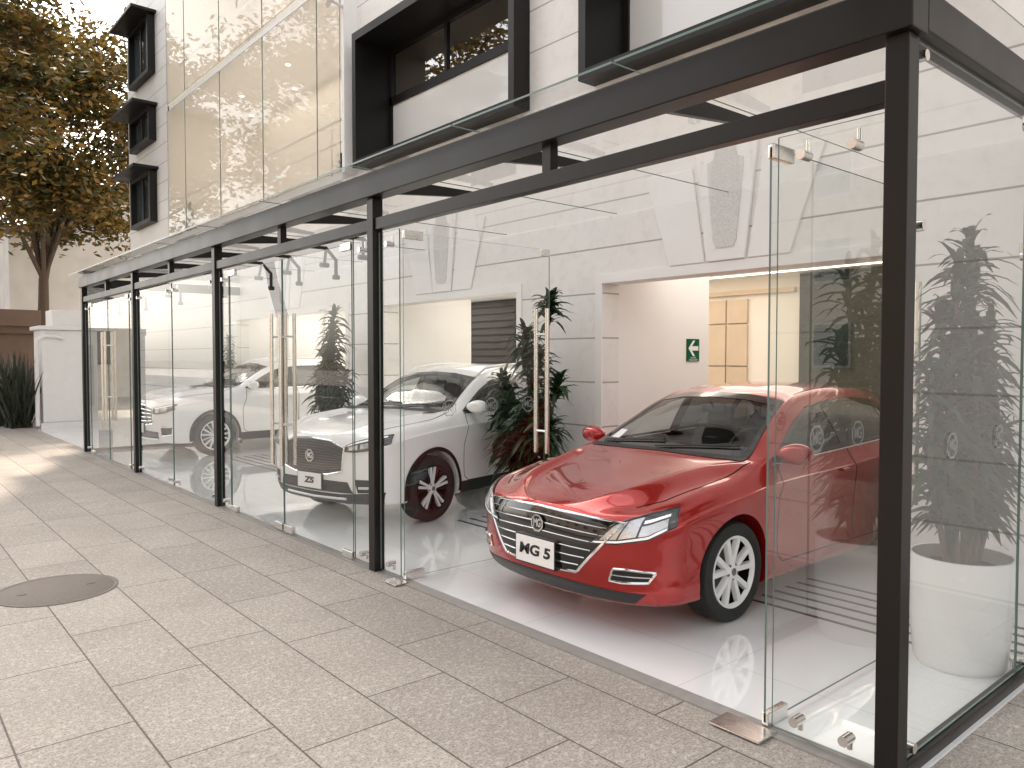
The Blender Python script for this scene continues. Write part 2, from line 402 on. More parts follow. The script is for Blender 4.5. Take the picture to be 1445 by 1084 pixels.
for yc in (4.0,8.35,13.3):
    mb = MB()
    def tr(y0,y1,y2,y3,z0,z1,xf,mi,bev=.008):
        b = bmesh.new(); vs = []
        for X in (xf,5.9):
            vs.append([b.verts.new((X,y,z)) for (y,z) in ((y0,z0),(y1,z0),(y3,z1),(y2,z1))])
        b.faces.new(vs[0]); b.faces.new(vs[1][::-1])
        for k in range(4): b.faces.new((vs[0][k],vs[1][k],vs[1][(k+1)%4],vs[0][(k+1)%4]))
        bmesh.ops.recalc_face_normals(b, faces=b.faces)
        bmesh.ops.bevel(b, geom=b.edges[:], offset=bev, segments=1, affect='EDGES')
        mb.merge(b, mi, False)
    tr(yc-.20,yc+.20,yc-.34,yc+.34,2.545,3.72,5.870,0)
    tr(yc-.62,yc-.22,yc-.92,yc-.365,2.545,3.42,5.882,0); tr(yc+.22,yc+.62,yc+.365,yc+.92,2.545,3.42,5.882,0)
    o = mb.build('keystone', M['plaster'], B)
    mb = MB(); b = bmesh.new()
    out = [(-.09,2.66),(.09,2.66),(.12,2.72),(.185,3.34),(.185,3.42),(.12,3.45),(.10,3.53),(-.10,3.53),(-.12,3.45),(-.185,3.42),(-.185,3.34),(-.12,2.72)]
    f1 = [b.verts.new((5.863,yc+y,z)) for (y,z) in out]; f2 = [b.verts.new((5.872,yc+y,z)) for (y,z) in out]
    b.faces.new(f1)
    for k in range(len(out)): b.faces.new((f1[k],f2[k],f2[(k+1)%len(out)],f1[(k+1)%len(out)]))
    mb.merge(b,0,False); mb.build('granite_inset', M['keystone'], o)
mb = MB()
mb.box(x1,7.75,5.49,5.60,.006,2.8); mb.box(x1,7.51,9.85,9.97,.006,2.8); mb.box(x1,9.5,2.38,2.5,.006,2.8)
mb.box(x1,9.5,15.6,15.72,.006,2.8)
mb.box(x1,12,-2.8,23.3,2.80,2.95)
mb.build('interior_wall', M['plaster'], B)
mb = MB(); mb.box(9.5,9.6,2.38,23.3,.006,2.8); mb.build('back_wall', M['cream'], B)
mb = MB()
for (a, b) in ((6.07,6.40),(6.42,6.74)):
    for (z0,z1) in ((.05,1.55),(1.57,2.15),(2.17,2.5)): mb.box(9.46,9.5,a,b,z0,z1,bev=.004)
mb.build('cabinet_doors', M['wood'], B)
mb = MB(); mb.box(9.44,9.5,5.35,8.0,2.56,2.62); mb.build('wood_panel', M['wood'], B)
mb = MB(); mb.box(9.45,9.5,2.5,5.28,.05,2.79); mb.build('dark_partition', M['darkglass'], B)
mb = MB()
for k in range(16): mb.box(9.42,9.47,11.0,12.5,.65+k*.135,.65+k*.135+.09)
mb.box(9.47,9.5,10.95,12.55,.6,2.79)
mb.build('louvre_panel', M['louvre'], B)
mb = MB()
for X in (7.0,8.1,9.1): mb.box(X,X+.03,2.6,9.7,2.785,2.80)
mb.build('light_strip', M['led'], B)
def area(loc, sx, sy, e, col):
    l = bpy.data.lights.new('ceiling_lamp','AREA'); l.shape='RECTANGLE'; l.size=sx; l.size_y=sy; l.energy=e; l.color=col
    o = bpy.data.objects.new('ceiling_lamp', l); C.objects.link(o); o.location=loc; return o
area((7.9,6.2,2.76),2.4,6.6,90,(1,.93,.84)); area((7.9,13.4,2.76),2.4,3.6,80,(1,.93,.84))
def deep_window(ya, yb, za, zb_):
    f = MB()
    xo, xi = 5.66, 6.34
    f.box(xo,xi,yb-.10,yb,za,zb_); f.box(xo,xi,ya,ya+.10,za,zb_); f.box(xo,xi,ya+.10,yb-.10,zb_-.12,zb_); f.box(xo,xi,ya+.10,yb-.10,za,za+.1)
    o = f.build('window', M['blackframe'], B)
    zm = 5.55; g = MB()
    ia, ib = ya+.1, yb-.1
    g.box(6.24,6.32,ia,ib,zm-.05,zm+.07); g.box(6.24,6.32,ia,ia+.06,za+.1,zb_-.12); g.box(6.24,6.32,ib-.06,ib,za+.1,zb_-.12)
    g.box(6.24,6.32,ia+.06,ib-.06,zb_-.18,zb_-.12); ym = ya+.58*(yb-ya); g.box(6.25,6.31,ym-.03,ym+.03,zm+.07,zb_-.18)
    g.box(6.24,6.32,ia+.06,ib-.06,za+.1,za+.18)
    g.build('window_frame', M['blackframe'], o)
    q = MB(); q.quad([(6.28,ia,zm+.07),(6.28,ib,zm+.07),(6.28,ib,zb_-.18),(6.28,ia,zb_-.18)]); q.build('pane', M['glass_up'], o)
    q = MB(); q.quad([(6.27,ia,za+.1),(6.27,ib,za+.1),(6.27,ib,zm-.05),(6.27,ia,zm-.05)]); q.build('frosted_pane', M['glass_frost'], o)
deep_window(6.63,10.32,4.5,6.46); deep_window(1.9,5.62,4.5,6.46)
mb = MB(); mb.box(8.5,8.6,-2.8,10.6,4.5,9); mb.box(6.36,8.5,-2.8,10.6,6.9,7.0); mb.box(6.36,8.5,-2.8,10.6,4.3,4.4); mb.box(6.36,8.5,10.45,10.55,4.4,6.9); mb.build('upper_room', M['cream'], B)
for (z0,z1) in ((5.15,6.45),(7.2,8.05),(8.9,10.35),(12,13.4)):
    f = MB(); ya, yb = 20.9,22.75
    f.box(5.72,5.98,yb-.12,yb,z0,z1); f.box(5.72,5.98,ya,ya+.12,z0,z1); f.box(5.72,5.98,ya+.12,yb-.12,z0,z0+.1); f.box(5.72,5.98,ya+.12,yb-.12,z1-.1,z1)
    f.box(5.3,5.9,ya-.15,yb+.15,z1+.002,z1+.07); f.box(5.80,5.84,(ya+yb)/2-.03,(ya+yb)/2+.03,z0+.1,z1-.1)
    o = f.build('window', M['blackframe'], B)
    q = MB(); q.quad([(5.86,ya+.12,z0+.1),(5.86,yb-.12,z0+.1),(5.86,yb-.12,z1-.1),(5.86,ya+.12,z1-.1)]); q.build('pane', M['winblue'], o)
xg = 5.66; ys = [10.68,11.45,13.6,15.75,17.9,19.18]
for (z0,z1) in ((4.52,7.45),(7.62,10.65),(10.82,13.9)):
    for a, b in zip(ys[:-1], ys[1:]):
        pane('glazing_panel', (xg,a+.012), (xg,b-.012), z0, z1, M['glass_curtain'], B)
mb = MB()
for z in (4.40,7.47,10.67,13.92): mb.box(xg+.02,9,10.67,19.19,z,z+.11 if z>4.5 else z+.1)
mb.build('floor_slab', M['plaster'], B)
mb = MB(); mb.box(7.6,7.7,10.67,19.09,4.52,16); mb.box(xg+.02,7.6,19.1,19.19,4.52,16); mb.build('upper_back_wall', M['creamup'], B)
mb = MB(); mb.box(5.67,5.9,10.58,10.66,4.5,15.9); mb.box(6.2,7.6,10.67,10.75,4.52,15.9); mb.build('glazing_return', M['plaster'], B)
for z in (5.45,8.55):
    mb = MB(); mb.tube([(xg+.25,10.8,z),(xg+.25,19.05,z)], .022); mb.tube([(xg+.25,10.8,z-.35),(xg+.25,19.05,z-.35)], .012); 
    for y in ys[1:-1]: mb.tube([(xg+.25,y,z),(xg+.25,y,z-.9)], .015)
    mb.build('handrail', M['white_metal'], B)
for (x,y) in ((6.6,12.2),(7.3,13.4),(6.6,14.6),(7.3,15.8),(6.6,17),(7.3,18.2)):
    mb = MB(); mb.lathe([(0,.05),(-.012,.05),(-.012,.001)], (x,y,7.468), seg=16); mb.build('downlight', M['down'], B)
area((6.7,14.5,7.4),1.5,7,50,(1,.91,.78)); area((6.7,14.5,10.6),1.5,7,50,(1,.91,.78))
t = empty('security_camera', (5.66,10.6,6.95), 'small white security camera on the wall beside the tall glazing', 'camera')
mb = MB(); mb.tube([(5.66,10.6,6.95),(5.45,10.55,6.98)], .025); mb.build('bracket', M['white_metal'], t)
mb = MB(); mb.tube([(5.5,10.75,7.0),(5.3,10.25,6.93)], .05, 12); mb.build('housing', M['white_metal'], t)

# ------------------------------------------------------------------ canopy and glass front
V = empty('glass_canopy', (3.08,1.31,0), 'black steel and glass canopy with glass doors standing in front of the white building', 'canopy')
posts = [1.31,5.27,8.72,12.06,15.35]
for i, y in enumerate(posts):
    mb = MB(); mb.box(3.035,3.125,y-.045,y+.045,.009,2.91,bev=.004); mb.build('post', M['black'], V)
mb = MB(); mb.box(3.0,3.14,1.24,15.42,2.912,3.095,bev=.006); mb.build('front_beam', M['black'], V)
mb = MB(); mb.box(3.142,5.86,1.24,1.38,2.93,3.09,bev=.006); mb.build('side_beam', M['black'], V)
mb = MB(); mb.box(3.142,5.86,15.3,15.42,2.93,3.09,bev=.006); mb.build('side_beam', M['black'], V)
for a, b in zip(posts[:-1], posts[1:]):
    mb = MB(); mb.box(3.05,3.12,a+.047,b-.047,2.665,2.755,bev=.003); mb.build('header', M['black'], V)
    m_ = (a+b)/2
    mb = MB(); mb.box(3.055,3.115,m_-.035,m_+.035,2.757,2.91); mb.build('stub_post', M['black'], V)
rafs = [2.6,3.95,5.27,7.0,8.72,10.4,12.06,13.7]
for y in rafs:
    mb = MB(); b = bmesh.new()
    pr = [(3.142,2.96),(3.142,3.09),(4.25,3.10),(4.25,3.07)]
    A_ = [b.verts.new((x,y-.018,z)) for x,z in pr]; B_ = [b.verts.new((x,y+.018,z)) for x,z in pr]
    b.faces.new(A_); b.faces.new(B_[::-1])
    for k in range(4): b.faces.new((A_[k],B_[k],B_[(k+1)%4],A_[(k+1)%4]))
    mb.merge(b,0,False); mb.build('rafter_arm', M['black'], V)
cuts = [1.15,2.6,3.95,5.27,7.0,8.72,10.4,12.06,13.7,15.5]
for a, b in zip(cuts[:-1], cuts[1:]):
    mb = MB(); mb.quad([(2.86,a+.008,3.135),(5.88,a+.008,3.135),(5.88,b-.008,3.135),(2.86,b-.008,3.135)])
    mb.quad([(2.86,a+.008,3.129),(2.86,b-.008,3.129),(2.86,b-.008,3.141),(2.86,a+.008,3.141)],1)
    mb.quad([(2.86,a+.008,3.131),(5.88,a+.008,3.131),(5.88,a+.008,3.139),(2.86,a+.008,3.139)],1)
    mb.build('roof_panel', [M['glass_roof'], M['glass_edge']], V, recalc=False)
def fitting(name, x0,x1,y0,y1,z0,z1, parent, mat='steel'):
    mb = MB(); mb.box(x0,x1,y0,y1,z0,z1,bev=.004); return mb.build(name, M[mat], parent)
def standoff(p, parent, d=(1,0,0)):
    mb = MB(); p = Vector(p); d = Vector(d)
    mb.tube([p-d*.035, p+d*.035], .022, 14); mb.tube([p+d*.03, p+d*.03+Vector((0,0,.07 if p.z > 1.4 else -.05))], .012, 10)
    return mb.build('glass_clamp', M['steel'], parent)
def handle_pair(cx, cy, along, parent, zb=.86):
    n = Vector(along); mb = MB()
    for s in (-1,1):
        q = Vector((cx,cy,0)) + n*.07*s
        mb.tube([q+Vector((0,0,zb)), q+Vector((0,0,2.10))], .019, 12)
        for z in (1.05,1.88): mb.tube([Vector((cx,cy,z)), q+Vector((0,0,z))], .011, 8)
    return mb.build('handle', M['steel'], parent)
TOPD = 2.61
def door_leaf(piv, end, spec='glass', endfit=False):
    o = pane('door', piv, end, .03, TOPD, M[spec], V)
    a = Vector((*piv,0)); b = Vector((*end,0)); d = (b-a).normalized(); n = Vector((-d.y,d.x,0))
    Rm = Matrix(((d.x,n.x,0,0),(d.y,n.y,0,0),(0,0,1,0),(0,0,0,1)))
    fl = [(a+d*.085,.012,.075,.17),(a+d*.085,TOPD-.05,TOPD+.015,.17)]
    if endfit: fl.append((b-d*.05,TOPD-.06,TOPD,.08))
    for c_,z0,z1,ln in fl:
        mb = MB(); mb.obox(Matrix.Translation(c_+Vector((0,0,(z0+z1)/2))) @ Rm, ln,.034,z1-z0,0,.004); mb.build('patch_fitting', M['steel'], o)
    c = b - d*.09; handle_pair(c.x, c.y, n, o, .86 if endfit else .66)
    return o
lf = door_leaf((3.09,4.88),(4.57,4.88),endfit=True)
for x in (3.5,3.92,4.32): emblem('etched_emblem', face_my((x,4.874,1.29)), .07, M['etch'], lf)
rt = door_leaf((3.09,1.87),(4.57,1.87),'glass_leaf',True)
for x in (3.51,3.93): emblem('etched_emblem', face_my((x,1.864,1.29)), .07, M['etch'], rt)
def fixed(a, b, nm='fixed_panel'):
    o = pane(nm, (3.085,a), (3.085,b), .03, TOPD+.03, M['glass'], V)
    ks = (a+.12,b-.12) if b-a > .35 else ((a+b)/2,)
    for y in ks:
        for z in (.10,2.54): standoff((3.085,y,z), o)
    return o
fixed(1.37,1.83); fixed(4.92,5.21)
fitting('floor_pivot', 2.93,3.08,1.80,2.06,.008,.016, V)
fitting('floor_pivot', 2.96,3.08,4.80,4.98,.008,.016, V)
fixed(5.33,5.62); fixed(8.38,8.66)
dl = door_leaf((3.085,5.65),(3.085,6.99)); dr = door_leaf((3.085,8.35),(3.085,7.01))
fitting('lock_box', 3.065,3.105,6.80,6.98,.02,.09, dl); fitting('lock_box', 3.065,3.105,7.02,7.2,.02,.09, dr)
fixed(8.78,10.37); fixed(10.39,12.0)
fixed(12.12,12.4); fixed(14.98,15.29)
door_leaf((3.085,12.43),(3.085,13.69)); door_leaf((3.085,14.95),(3.085,13.71))
for (y, ln) in ((1.30,'side_panel'),(15.36,'side_panel')):
    for (xa, xb) in ((3.14,4.5),(4.51,5.88)):
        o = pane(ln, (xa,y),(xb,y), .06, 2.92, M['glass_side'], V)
        if y < 2:
            xs = (3.6,4.18) if xa < 4 else (4.72,)
            for x in xs: emblem('etched_emblem', face_my((x,y-.006,1.30)), .06, M['etch'], o)
            for z in (.11,2.2,2.86): standoff((xa+.06,y,z), o, (0,1,0))
    mb = MB(); mb.box(3.14,5.88,y-.03,y+.03,.0,.055,bev=.003); mb.build('base_rail', M['black'], V)
for y in (5.9,6.6,7.4,8.1,9.5,11.2,12.9,14.5):
    mb = MB(); mb.tube([(3.13,y,2.70),(3.34,y,2.70),(3.46,y+.04,2.60),(3.46,y+.04,2.44)], .017); mb.tube([(3.34,y,2.70),(3.24,y-.16,2.52)], .014)
    mb.tube([(3.20,y-.16,2.52),(3.28,y-.16,2.52)], .022); mb.tube([(3.43,y+.04,2.44),(3.49,y+.04,2.44)], .022)
    mb.build('bracket_arm', M['trim'], V)

t = empty('exit_sign', (7.43,5.485,1.75), 'green evacuation sign with white left arrow on the white wall inside the doorway', 'sign')
mb = MB(); sx = 7.43
mb.box(sx-.115,sx+.115,5.474,5.488,1.64,1.90,bev=.002); mb.build('sign_board', M['green'], t)
mb = MB(); y = 5.4725
b = [(-.098,1.79),(-.012,1.880),(.030,1.880),(-.030,1.816),(.092,1.816),(.092,1.764),(-.030,1.764),(.030,1.70),(-.012,1.70)]
vs = [mb.bm.verts.new((sx+x,y-.0015,z)) for x,z in b]; mb.bm.faces.new(vs)
mb.build('arrow', M['whitep'], t)
text_part('lettering', 'RUTA DE\nEVACUACION', .026, face_my((sx,y-.001,1.667)), M['whitep'], t, .0005)

# ------------------------------------------------------------------ cars
def pchip(tab):
    xs = [t[0] for t in tab]; vs = [t[1] for t in tab]; n = len(xs)
    h = [xs[i+1]-xs[i] for i in range(n-1)]; dl = [(vs[i+1]-vs[i])/h[i] for i in range(n-1)]
    m = [0]*n; m[0] = dl[0]; m[-1] = dl[-1]
    for i in range(1,n-1):
        if dl[i-1]*dl[i] <= 0: m[i] = 0
        else: m[i] = 2*dl[i-1]*dl[i]/(dl[i-1]+dl[i])
    def f(x):
        if x <= xs[0]: return vs[0]
        if x >= xs[-1]: return vs[-1]
        i = 0
        while xs[i+1] < x: i += 1
        t = (x-xs[i])/h[i]; t2 = t*t; t3 = t2*t
        return (2*t3-3*t2+1)*vs[i]+(t3-2*t2+t)*h[i]*m[i]+(-2*t3+3*t2)*vs[i+1]+(t3-t2)*h[i]*m[i+1]
    return f
def crs(P, n):
    out = []
    for i in range(len(P)-1):
        p0 = P[i-1] if i > 0 else P[i]*2-P[i+1]; p1 = P[i]; p2 = P[i+1]; p3 = P[i+2] if i+2 < len(P) else P[i+1]*2-P[i]
        for k in range(n):
            t = k/n
            out.append(.5*((2*p1)+(p2-p0)*t+(2*p0-5*p1+4*p2-p3)*t*t+(3*p1-p0-3*p2+p3)*t*t*t))
    out.append(P[-1]); return out
def resample(pl, n):
    pl = [Vector(p) for p in pl]; ds = [0]
    for i in range(1,len(pl)): ds.append(ds[-1]+(pl[i]-pl[i-1]).length)
    out = []; j = 0
    for k in range(n):
        s = ds[-1]*k/(n-1)
        while j < len(pl)-2 and ds[j+1] < s: j += 1
        t = (s-ds[j])/max(1e-9, ds[j+1]-ds[j]); out.append(pl[j].lerp(pl[j+1], min(1,max(0,t))))
    return out
def inpoly(x, y, poly):
    c = False; n = len(poly); j = n-1
    for i in range(n):
        if ((poly[i][1] > y) != (poly[j][1] > y)) and (x < (poly[j][0]-poly[i][0])*(y-poly[i][1])/(poly[j][1]-poly[i][1]+1e-12)+poly[i][0]): c = not c
        j = i
    return c
def inset(loop, b):
    n = len(loop); ar = sum(loop[i].x*loop[(i+1)%n].y-loop[(i+1)%n].x*loop[i].y for i in range(n))
    s = 1 if ar > 0 else -1; out = []
    for i in range(n):
        a = (loop[i]-loop[i-1]); c = (loop[(i+1)%n]-loop[i])
        if a.length < 1e-7: a = c
        if c.length < 1e-7: c = a
        na = Vector((-a.y,a.x)).normalized(); nc = Vector((-c.y,c.x)).normalized(); m = na+nc
        if m.length < .3: m = na
        m.normalize(); k = min(1.8, 1/max(.4, m.dot(na))); out.append(loop[i]+m*b*s*k)
    return out

SED = dict(L=4.6, B=.42, Br=.30, axle=.90, wb=2.68, R=.318, rim=.228,
 W=[(0,.87),(.4,.885),(.9,.91),(2.3,.905),(3.7,.91),(4.3,.89),(4.6,.86)],
 zb=[(0,.19),(.4,.18),(.9,.17),(3.9,.19),(4.6,.27)],
 z5=[(0,.69),(.15,.73),(.4,.80),(.7,.855),(.9,.88),(1.3,.925),(2.3,.955),(3.5,1.0),(4.2,1.01),(4.6,.98)],
 r5=[(0,.90),(.4,.895),(.9,.90),(1.3,.915),(2.3,.925),(3.8,.91),(4.6,.88)],
 z7=[(0,.74),(.15,.795),(.4,.86),(.8,.925),(1.1,.96),(1.25,.975),(1.6,1.13),(1.95,1.30),(2.2,1.375),(2.7,1.415),(3.2,1.395),(3.6,1.29),(4.0,1.10),(4.2,1.06),(4.6,1.0)],
 r7=[(0,.46),(.4,.55),(.9,.66),(1.1,.74),(1.25,.80),(1.6,.745),(1.95,.67),(2.2,.635),(2.7,.62),(3.2,.61),(3.6,.64),(4.0,.70),(4.6,.70)],
 z9=[(0,.745),(.1,.780),(.3,.825),(.7,.885),(1.05,.948),(1.18,.980),(1.6,1.225),(1.95,1.385),(2.2,1.445),(2.6,1.475),(3.0,1.465),(3.4,1.405),(3.8,1.26),(4.12,1.125),(4.4,1.10),(4.6,1.04)],
 prof=[(.15,.14),(.22,.07),(.3,.02),(.45,0),(.6,.01),(.7,.03),(.8,.075),(1.1,.10)],
 profr=[(.2,.14),(.35,.04),(.6,0),(.9,.02),(1.1,.06)])
SUV = dict(L=4.31, B=.36, Br=.30, axle=.87, wb=2.585, R=.335, rim=.240,
 W=[(0,.875),(.4,.89),(.9,.905),(2.3,.90),(3.6,.905),(4.1,.88),(4.31,.85)],
 zb=[(0,.24),(.4,.22),(.9,.21),(3.6,.23),(4.31,.32)],
 z5=[(0,.84),(.15,.90),(.4,.955),(.9,1.01),(1.3,1.035),(2.5,1.07),(3.4,1.12),(3.9,1.14),(4.31,1.10)],
 r5=[(0,.90),(.4,.905),(.9,.915),(1.3,.925),(2.3,.93),(3.6,.92),(4.31,.88)],
 z7=[(0,.905),(.15,.97),(.4,1.03),(.9,1.075),(1.15,1.095),(1.3,1.12),(1.55,1.255),(1.85,1.41),(2.1,1.49),(2.6,1.53),(3.3,1.52),(3.8,1.44),(4.05,1.32),(4.31,1.16)],
 r7=[(0,.62),(.4,.66),(.9,.70),(1.1,.76),(1.25,.81),(1.55,.765),(1.85,.71),(2.1,.675),(2.6,.66),(3.3,.65),(3.8,.66),(4.05,.69),(4.31,.72)],
 z9=[(0,.91),(.1,.965),(.3,1.01),(.7,1.06),(1.05,1.09),(1.17,1.105),(1.5,1.33),(1.8,1.495),(2.0,1.56),(2.4,1.605),(3.0,1.60),(3.5,1.565),(3.9,1.47),(4.08,1.35),(4.31,1.20)],
 prof=[(.2,.13),(.3,.05),(.42,.01),(.6,0),(.8,.01),(.92,.04),(1.0,.10),(1.3,.12)],
 profr=[(.2,.12),(.4,.02),(.7,0),(1.0,.02),(1.2,.05)])

def build_car(sp, name, label, cat, paint, style, group=None):
    root = empty(name, (0,0,0), label, cat, group)
    suv = sp is SUV
    f = {k: pchip(sp[k]) for k in ('W','zb','z5','r5','z7','r7','z9','prof','profr')}
    Lc, Bn, Br = sp['L'], sp['B'], sp['Br']
    xs = []
    for i in range(26): xs.append(Bn*(i/26)**1.9)
    nmid = int((Lc-Br-Bn)/.026)
    for i in range(nmid): xs.append(Bn+(Lc-Br-Bn)*i/nmid)
    for i in range(19): xs.append(Lc-Br*((18-i)/18)**1.9)
    rows = []
    for x in xs:
        W = f['W'](x); zb = f['zb'](x); z5 = f['z5'](x); y5 = W*f['r5'](x); z7 = f['z7'](x); y7 = W*f['r7'](x); z9 = f['z9'](x)
        fn = 1.0
        pw_ = 2.3 if not suv else 2.6
        if x < Bn: fn = (1-(1-x/Bn)**pw_)**(1/2.5)
        if x > Lc-Br: fn = (1-min(1,max(0,(x-(Lc-Br))/Br))**2.3)**(1/2.6)
        zm = zb+.42*(z5-zb); z4 = z5-.11
        hd = max(0, min(1, x/.2))*max(0, min(1, (1.25-x)/.3))
        P = [Vector((0,0,zb)), Vector((0,W*.5,zb)), Vector((0,W*.90,zb+.01)), Vector((0,W*.965,zb+.09)), Vector((0,W*.964,zm-.05)), Vector((0,W*.975,zm+.10)), Vector((0,W*1.0,z4)), Vector((0,W*.982,z4+.032)), Vector((0,y5,z5)),
             Vector((0,(y5+y7)/2+.012,(z5+z7)/2+.012-.022*hd)), Vector((0,y7,z7+.020*hd)), Vector((0,y7*.86,z7+(z9-z7)*.25-.012*hd)), Vector((0,y7*.45,z7+(z9-z7)*.83-.006*hd)), Vector((0,0,z9))]
        S = crs(P, 5)
        row = []
        for p in S:
            xx = x
            if x < .95: xx += f['prof'](p.z)*(1-x/.95)**2
            if x > Lc-.7: xx -= f['profr'](p.z)*((x-(Lc-.7))/.7)**2
            row.append(Vector((xx, max(0,p.y)*fn, p.z)))
        rows.append(row)
    bm = bmesh.new(); ring = []
    for row in rows:
        r = [bm.verts.new(p) for p in row] + [bm.verts.new((p.x,-p.y,p.z)) for p in row[1:-1][::-1]]
        ring.append(r)
    n = len(ring[0])
    for i in range(len(ring)-1):
        for j in range(n):
            bm.faces.new((ring[i][j],ring[i][(j+1)%n],ring[i+1][(j+1)%n],ring[i+1][j]))
    bmesh.ops.remove_doubles(bm, verts=bm.verts, dist=.0004)
    bmesh.ops.dissolve_degenerate(bm, edges=bm.edges, dist=.0002)
    hol = [e for e in bm.edges if len(e.link_faces) == 1]
    if hol: bmesh.ops.holes_fill(bm, edges=hol, sides=0)
    bmesh.ops.recalc_face_normals(bm, faces=bm.faces)
    tf = max(bm.faces, key=lambda q: q.calc_center_median().z)
    if tf.normal.z < 0: bmesh.ops.reverse_faces(bm, faces=bm.faces)
    bvh = BVHTree.FromBMesh(bm)
    me = bpy.data.meshes.new('body'); bm.to_mesh(me); bm.free()
    tmp = bpy.data.objects.new('tmp', me); C.objects.link(tmp)
    RR = sp['R']; ar = RR+.045; axx = (sp['axle'], sp['axle']+sp['wb'])
    cm = MB()
    for ax in axx:
        for s in (-1,1):
            cm.lathe([(.60,ar),(1.3,ar)], (ax,0,RR+.01), 'Y', 56, 0, True, s)
    cb = cm.bm
    hl = [e for e in cb.edges if len(e.link_faces) == 1]; bmesh.ops.holes_fill(cb, edges=hl, sides=0)
    cut = cm.build('cut', M['under'])
    mod = tmp.modifiers.new('b','BOOLEAN'); mod.object = cut; mod.operation = 'DIFFERENCE'; mod.solver = 'EXACT'
    dg = bpy.context.evaluated_depsgraph_get(); dg.update()
    me2 = bpy.data.meshes.new_from_object(tmp.evaluated_get(dg))
    if len(me2.polygons) < 1000: me2 = me.copy()
    bpy.data.objects.remove(tmp); bpy.data.objects.remove(cut)
    def caster(org, d, eps):
        h = bvh.ray_cast(org, d)
        if h[0] is None: return None
        nn = h[1] if h[1].dot(d) < 0 else -h[1]
        return h[0]+nn*eps
    def pj_side(s): return lambda a, b, eps: caster(Vector((a, s*3, b)), Vector((0,-s,0)), eps)
    def pj_front(a, b, eps): return caster(Vector((-2,a,b)), Vector((1,0,0)), eps)
    def pj_back(a, b, eps): return caster(Vector((7,a,b)), Vector((-1,0,0)), eps)
    def pj_top(a, b, eps): return caster(Vector((a,b,3)), Vector((0,0,-1)), eps)
    def grid(nm, rws, pj, eps, mat, par, holder=None):
        mb = holder or MB(); G = []
        for r in rws:
            g = []
            for p in r:
                q = pj(p[0], p[1], eps)
                if q is None: q = g[-1].co.copy() if g else Vector((0,0,.5))
                g.append(mb.bm.verts.new(q))
            G.append(g)
        for i in range(len(G)-1):
            for j in range(len(G[0])-1):
                try:
                    fc = mb.bm.faces.new((G[i][j],G[i][j+1],G[i+1][j+1],G[i+1][j])); fc.smooth = True
                except Exception: pass
        if holder: return None
        return mb.build(nm, mat, par)
    def patch(nm, lo, hi, pj, eps, mat, par=root, nn=30, mm=8, holder=None):
        a = resample(lo, nn); b = resample(hi, nn)
        return grid(nm, [[a[i].lerp(b[i], j/mm) for i in range(nn)] for j in range(mm+1)], pj, eps, mat, par, holder)
    def strip(nm, pl, wd, pj, eps, mat, par=root, nn=40, holder=None):
        a = resample(pl, nn); lo = []; hi = []
        for i in range(nn):
            t = (a[min(nn-1,i+1)]-a[max(0,i-1)]).normalized(); nn_ = Vector((-t.y,t.x))*wd/2
            lo.append(a[i]-nn_); hi.append(a[i]+nn_)
        return grid(nm, [lo,hi], pj, eps, mat, par, holder)
    def stube(nm, pl, r, pj, eps, mat, par=root, nn=30, holder=None):
        a = resample(pl, nn); pts = [pj(p[0],p[1],eps) for p in a]; pts = [p for p in pts if p is not None]
        mb = holder or MB(); mb.tube(pts, r, 6)
        if holder: return None
        return mb.build(nm, mat, par)
    def ringp(nm, loop, b, pj, eps, mat, par):
        inn = inset(loop, b)
        return grid(nm, [loop+[loop[0]], inn+[inn[0]]], pj, eps, mat, par)
    holes = []
    def window(nm, lo, hi, pj, side, b, gl, K=26):
        a = resample(lo, K); c = resample(hi, K)
        lp = a + resample([a[-1],c[-1]], 12)[1:-1] + c[::-1] + resample([c[0],a[0]], 12)[1:-1]
        clean = [lp[0]]
        for p in lp[1:]:
            if (p-clean[-1]).length > .004: clean.append(p)
        if (clean[0]-clean[-1]).length < .004: clean.pop()
        o = patch(nm, lo, hi, pj, .002, gl)
        ringp('window_trim', clean, b, pj, .0045, M['gloss'], o)
        holes.append((side, inset(clean, b*.5)))
        return o
    if not suv:
        dhi = [(1.40,.962),(1.6,1.055),(1.95,1.225),(2.2,1.305),(2.45,1.338),(2.8,1.350),(3.2,1.330),(3.5,1.25),(3.72,1.12)]
        dlo = [(1.40,.955),(2.3,.985),(3.3,1.03),(3.72,1.06)]
        sp_x = [(1.42,2.40),(2.48,3.24),(3.30,3.70)]
        wlo = [(-.70,.992),(-.35,1.0),(0,1.003),(.35,1.0),(.70,.992)]; whi = [(-.545,1.345),(-.3,1.385),(0,1.398),(.3,1.385),(.545,1.345)]
        rlo = [(-.62,1.14),(0,1.15),(.62,1.14)]; rhi = [(-.50,1.34),(0,1.39),(.50,1.34)]
    else:
        dhi = [(1.36,1.085),(1.55,1.185),(1.85,1.34),(2.1,1.42),(2.5,1.462),(3.0,1.465),(3.4,1.445),(3.75,1.37),(3.92,1.24)]
        dlo = [(1.36,1.078),(2.3,1.09),(3.2,1.135),(3.92,1.18)]
        sp_x = [(1.40,2.28),(2.36,3.12),(3.18,3.86)]
        wlo = [(-.71,1.11),(-.35,1.118),(0,1.12),(.35,1.118),(.71,1.11)]; whi = [(-.585,1.445),(-.3,1.495),(0,1.51),(.3,1.495),(.585,1.445)]
        rlo = [(-.60,1.22),(0,1.23),(.60,1.22)]; rhi = [(-.52,1.42),(0,1.46),(.52,1.42)]
    fhi, flo = pchip(dhi), pchip(dlo)
    window('windscreen', wlo, whi, pj_front, 'F', .035, M['carglass'])
    patch('rear_window', rlo, rhi, pj_back, .003, M['gloss'])
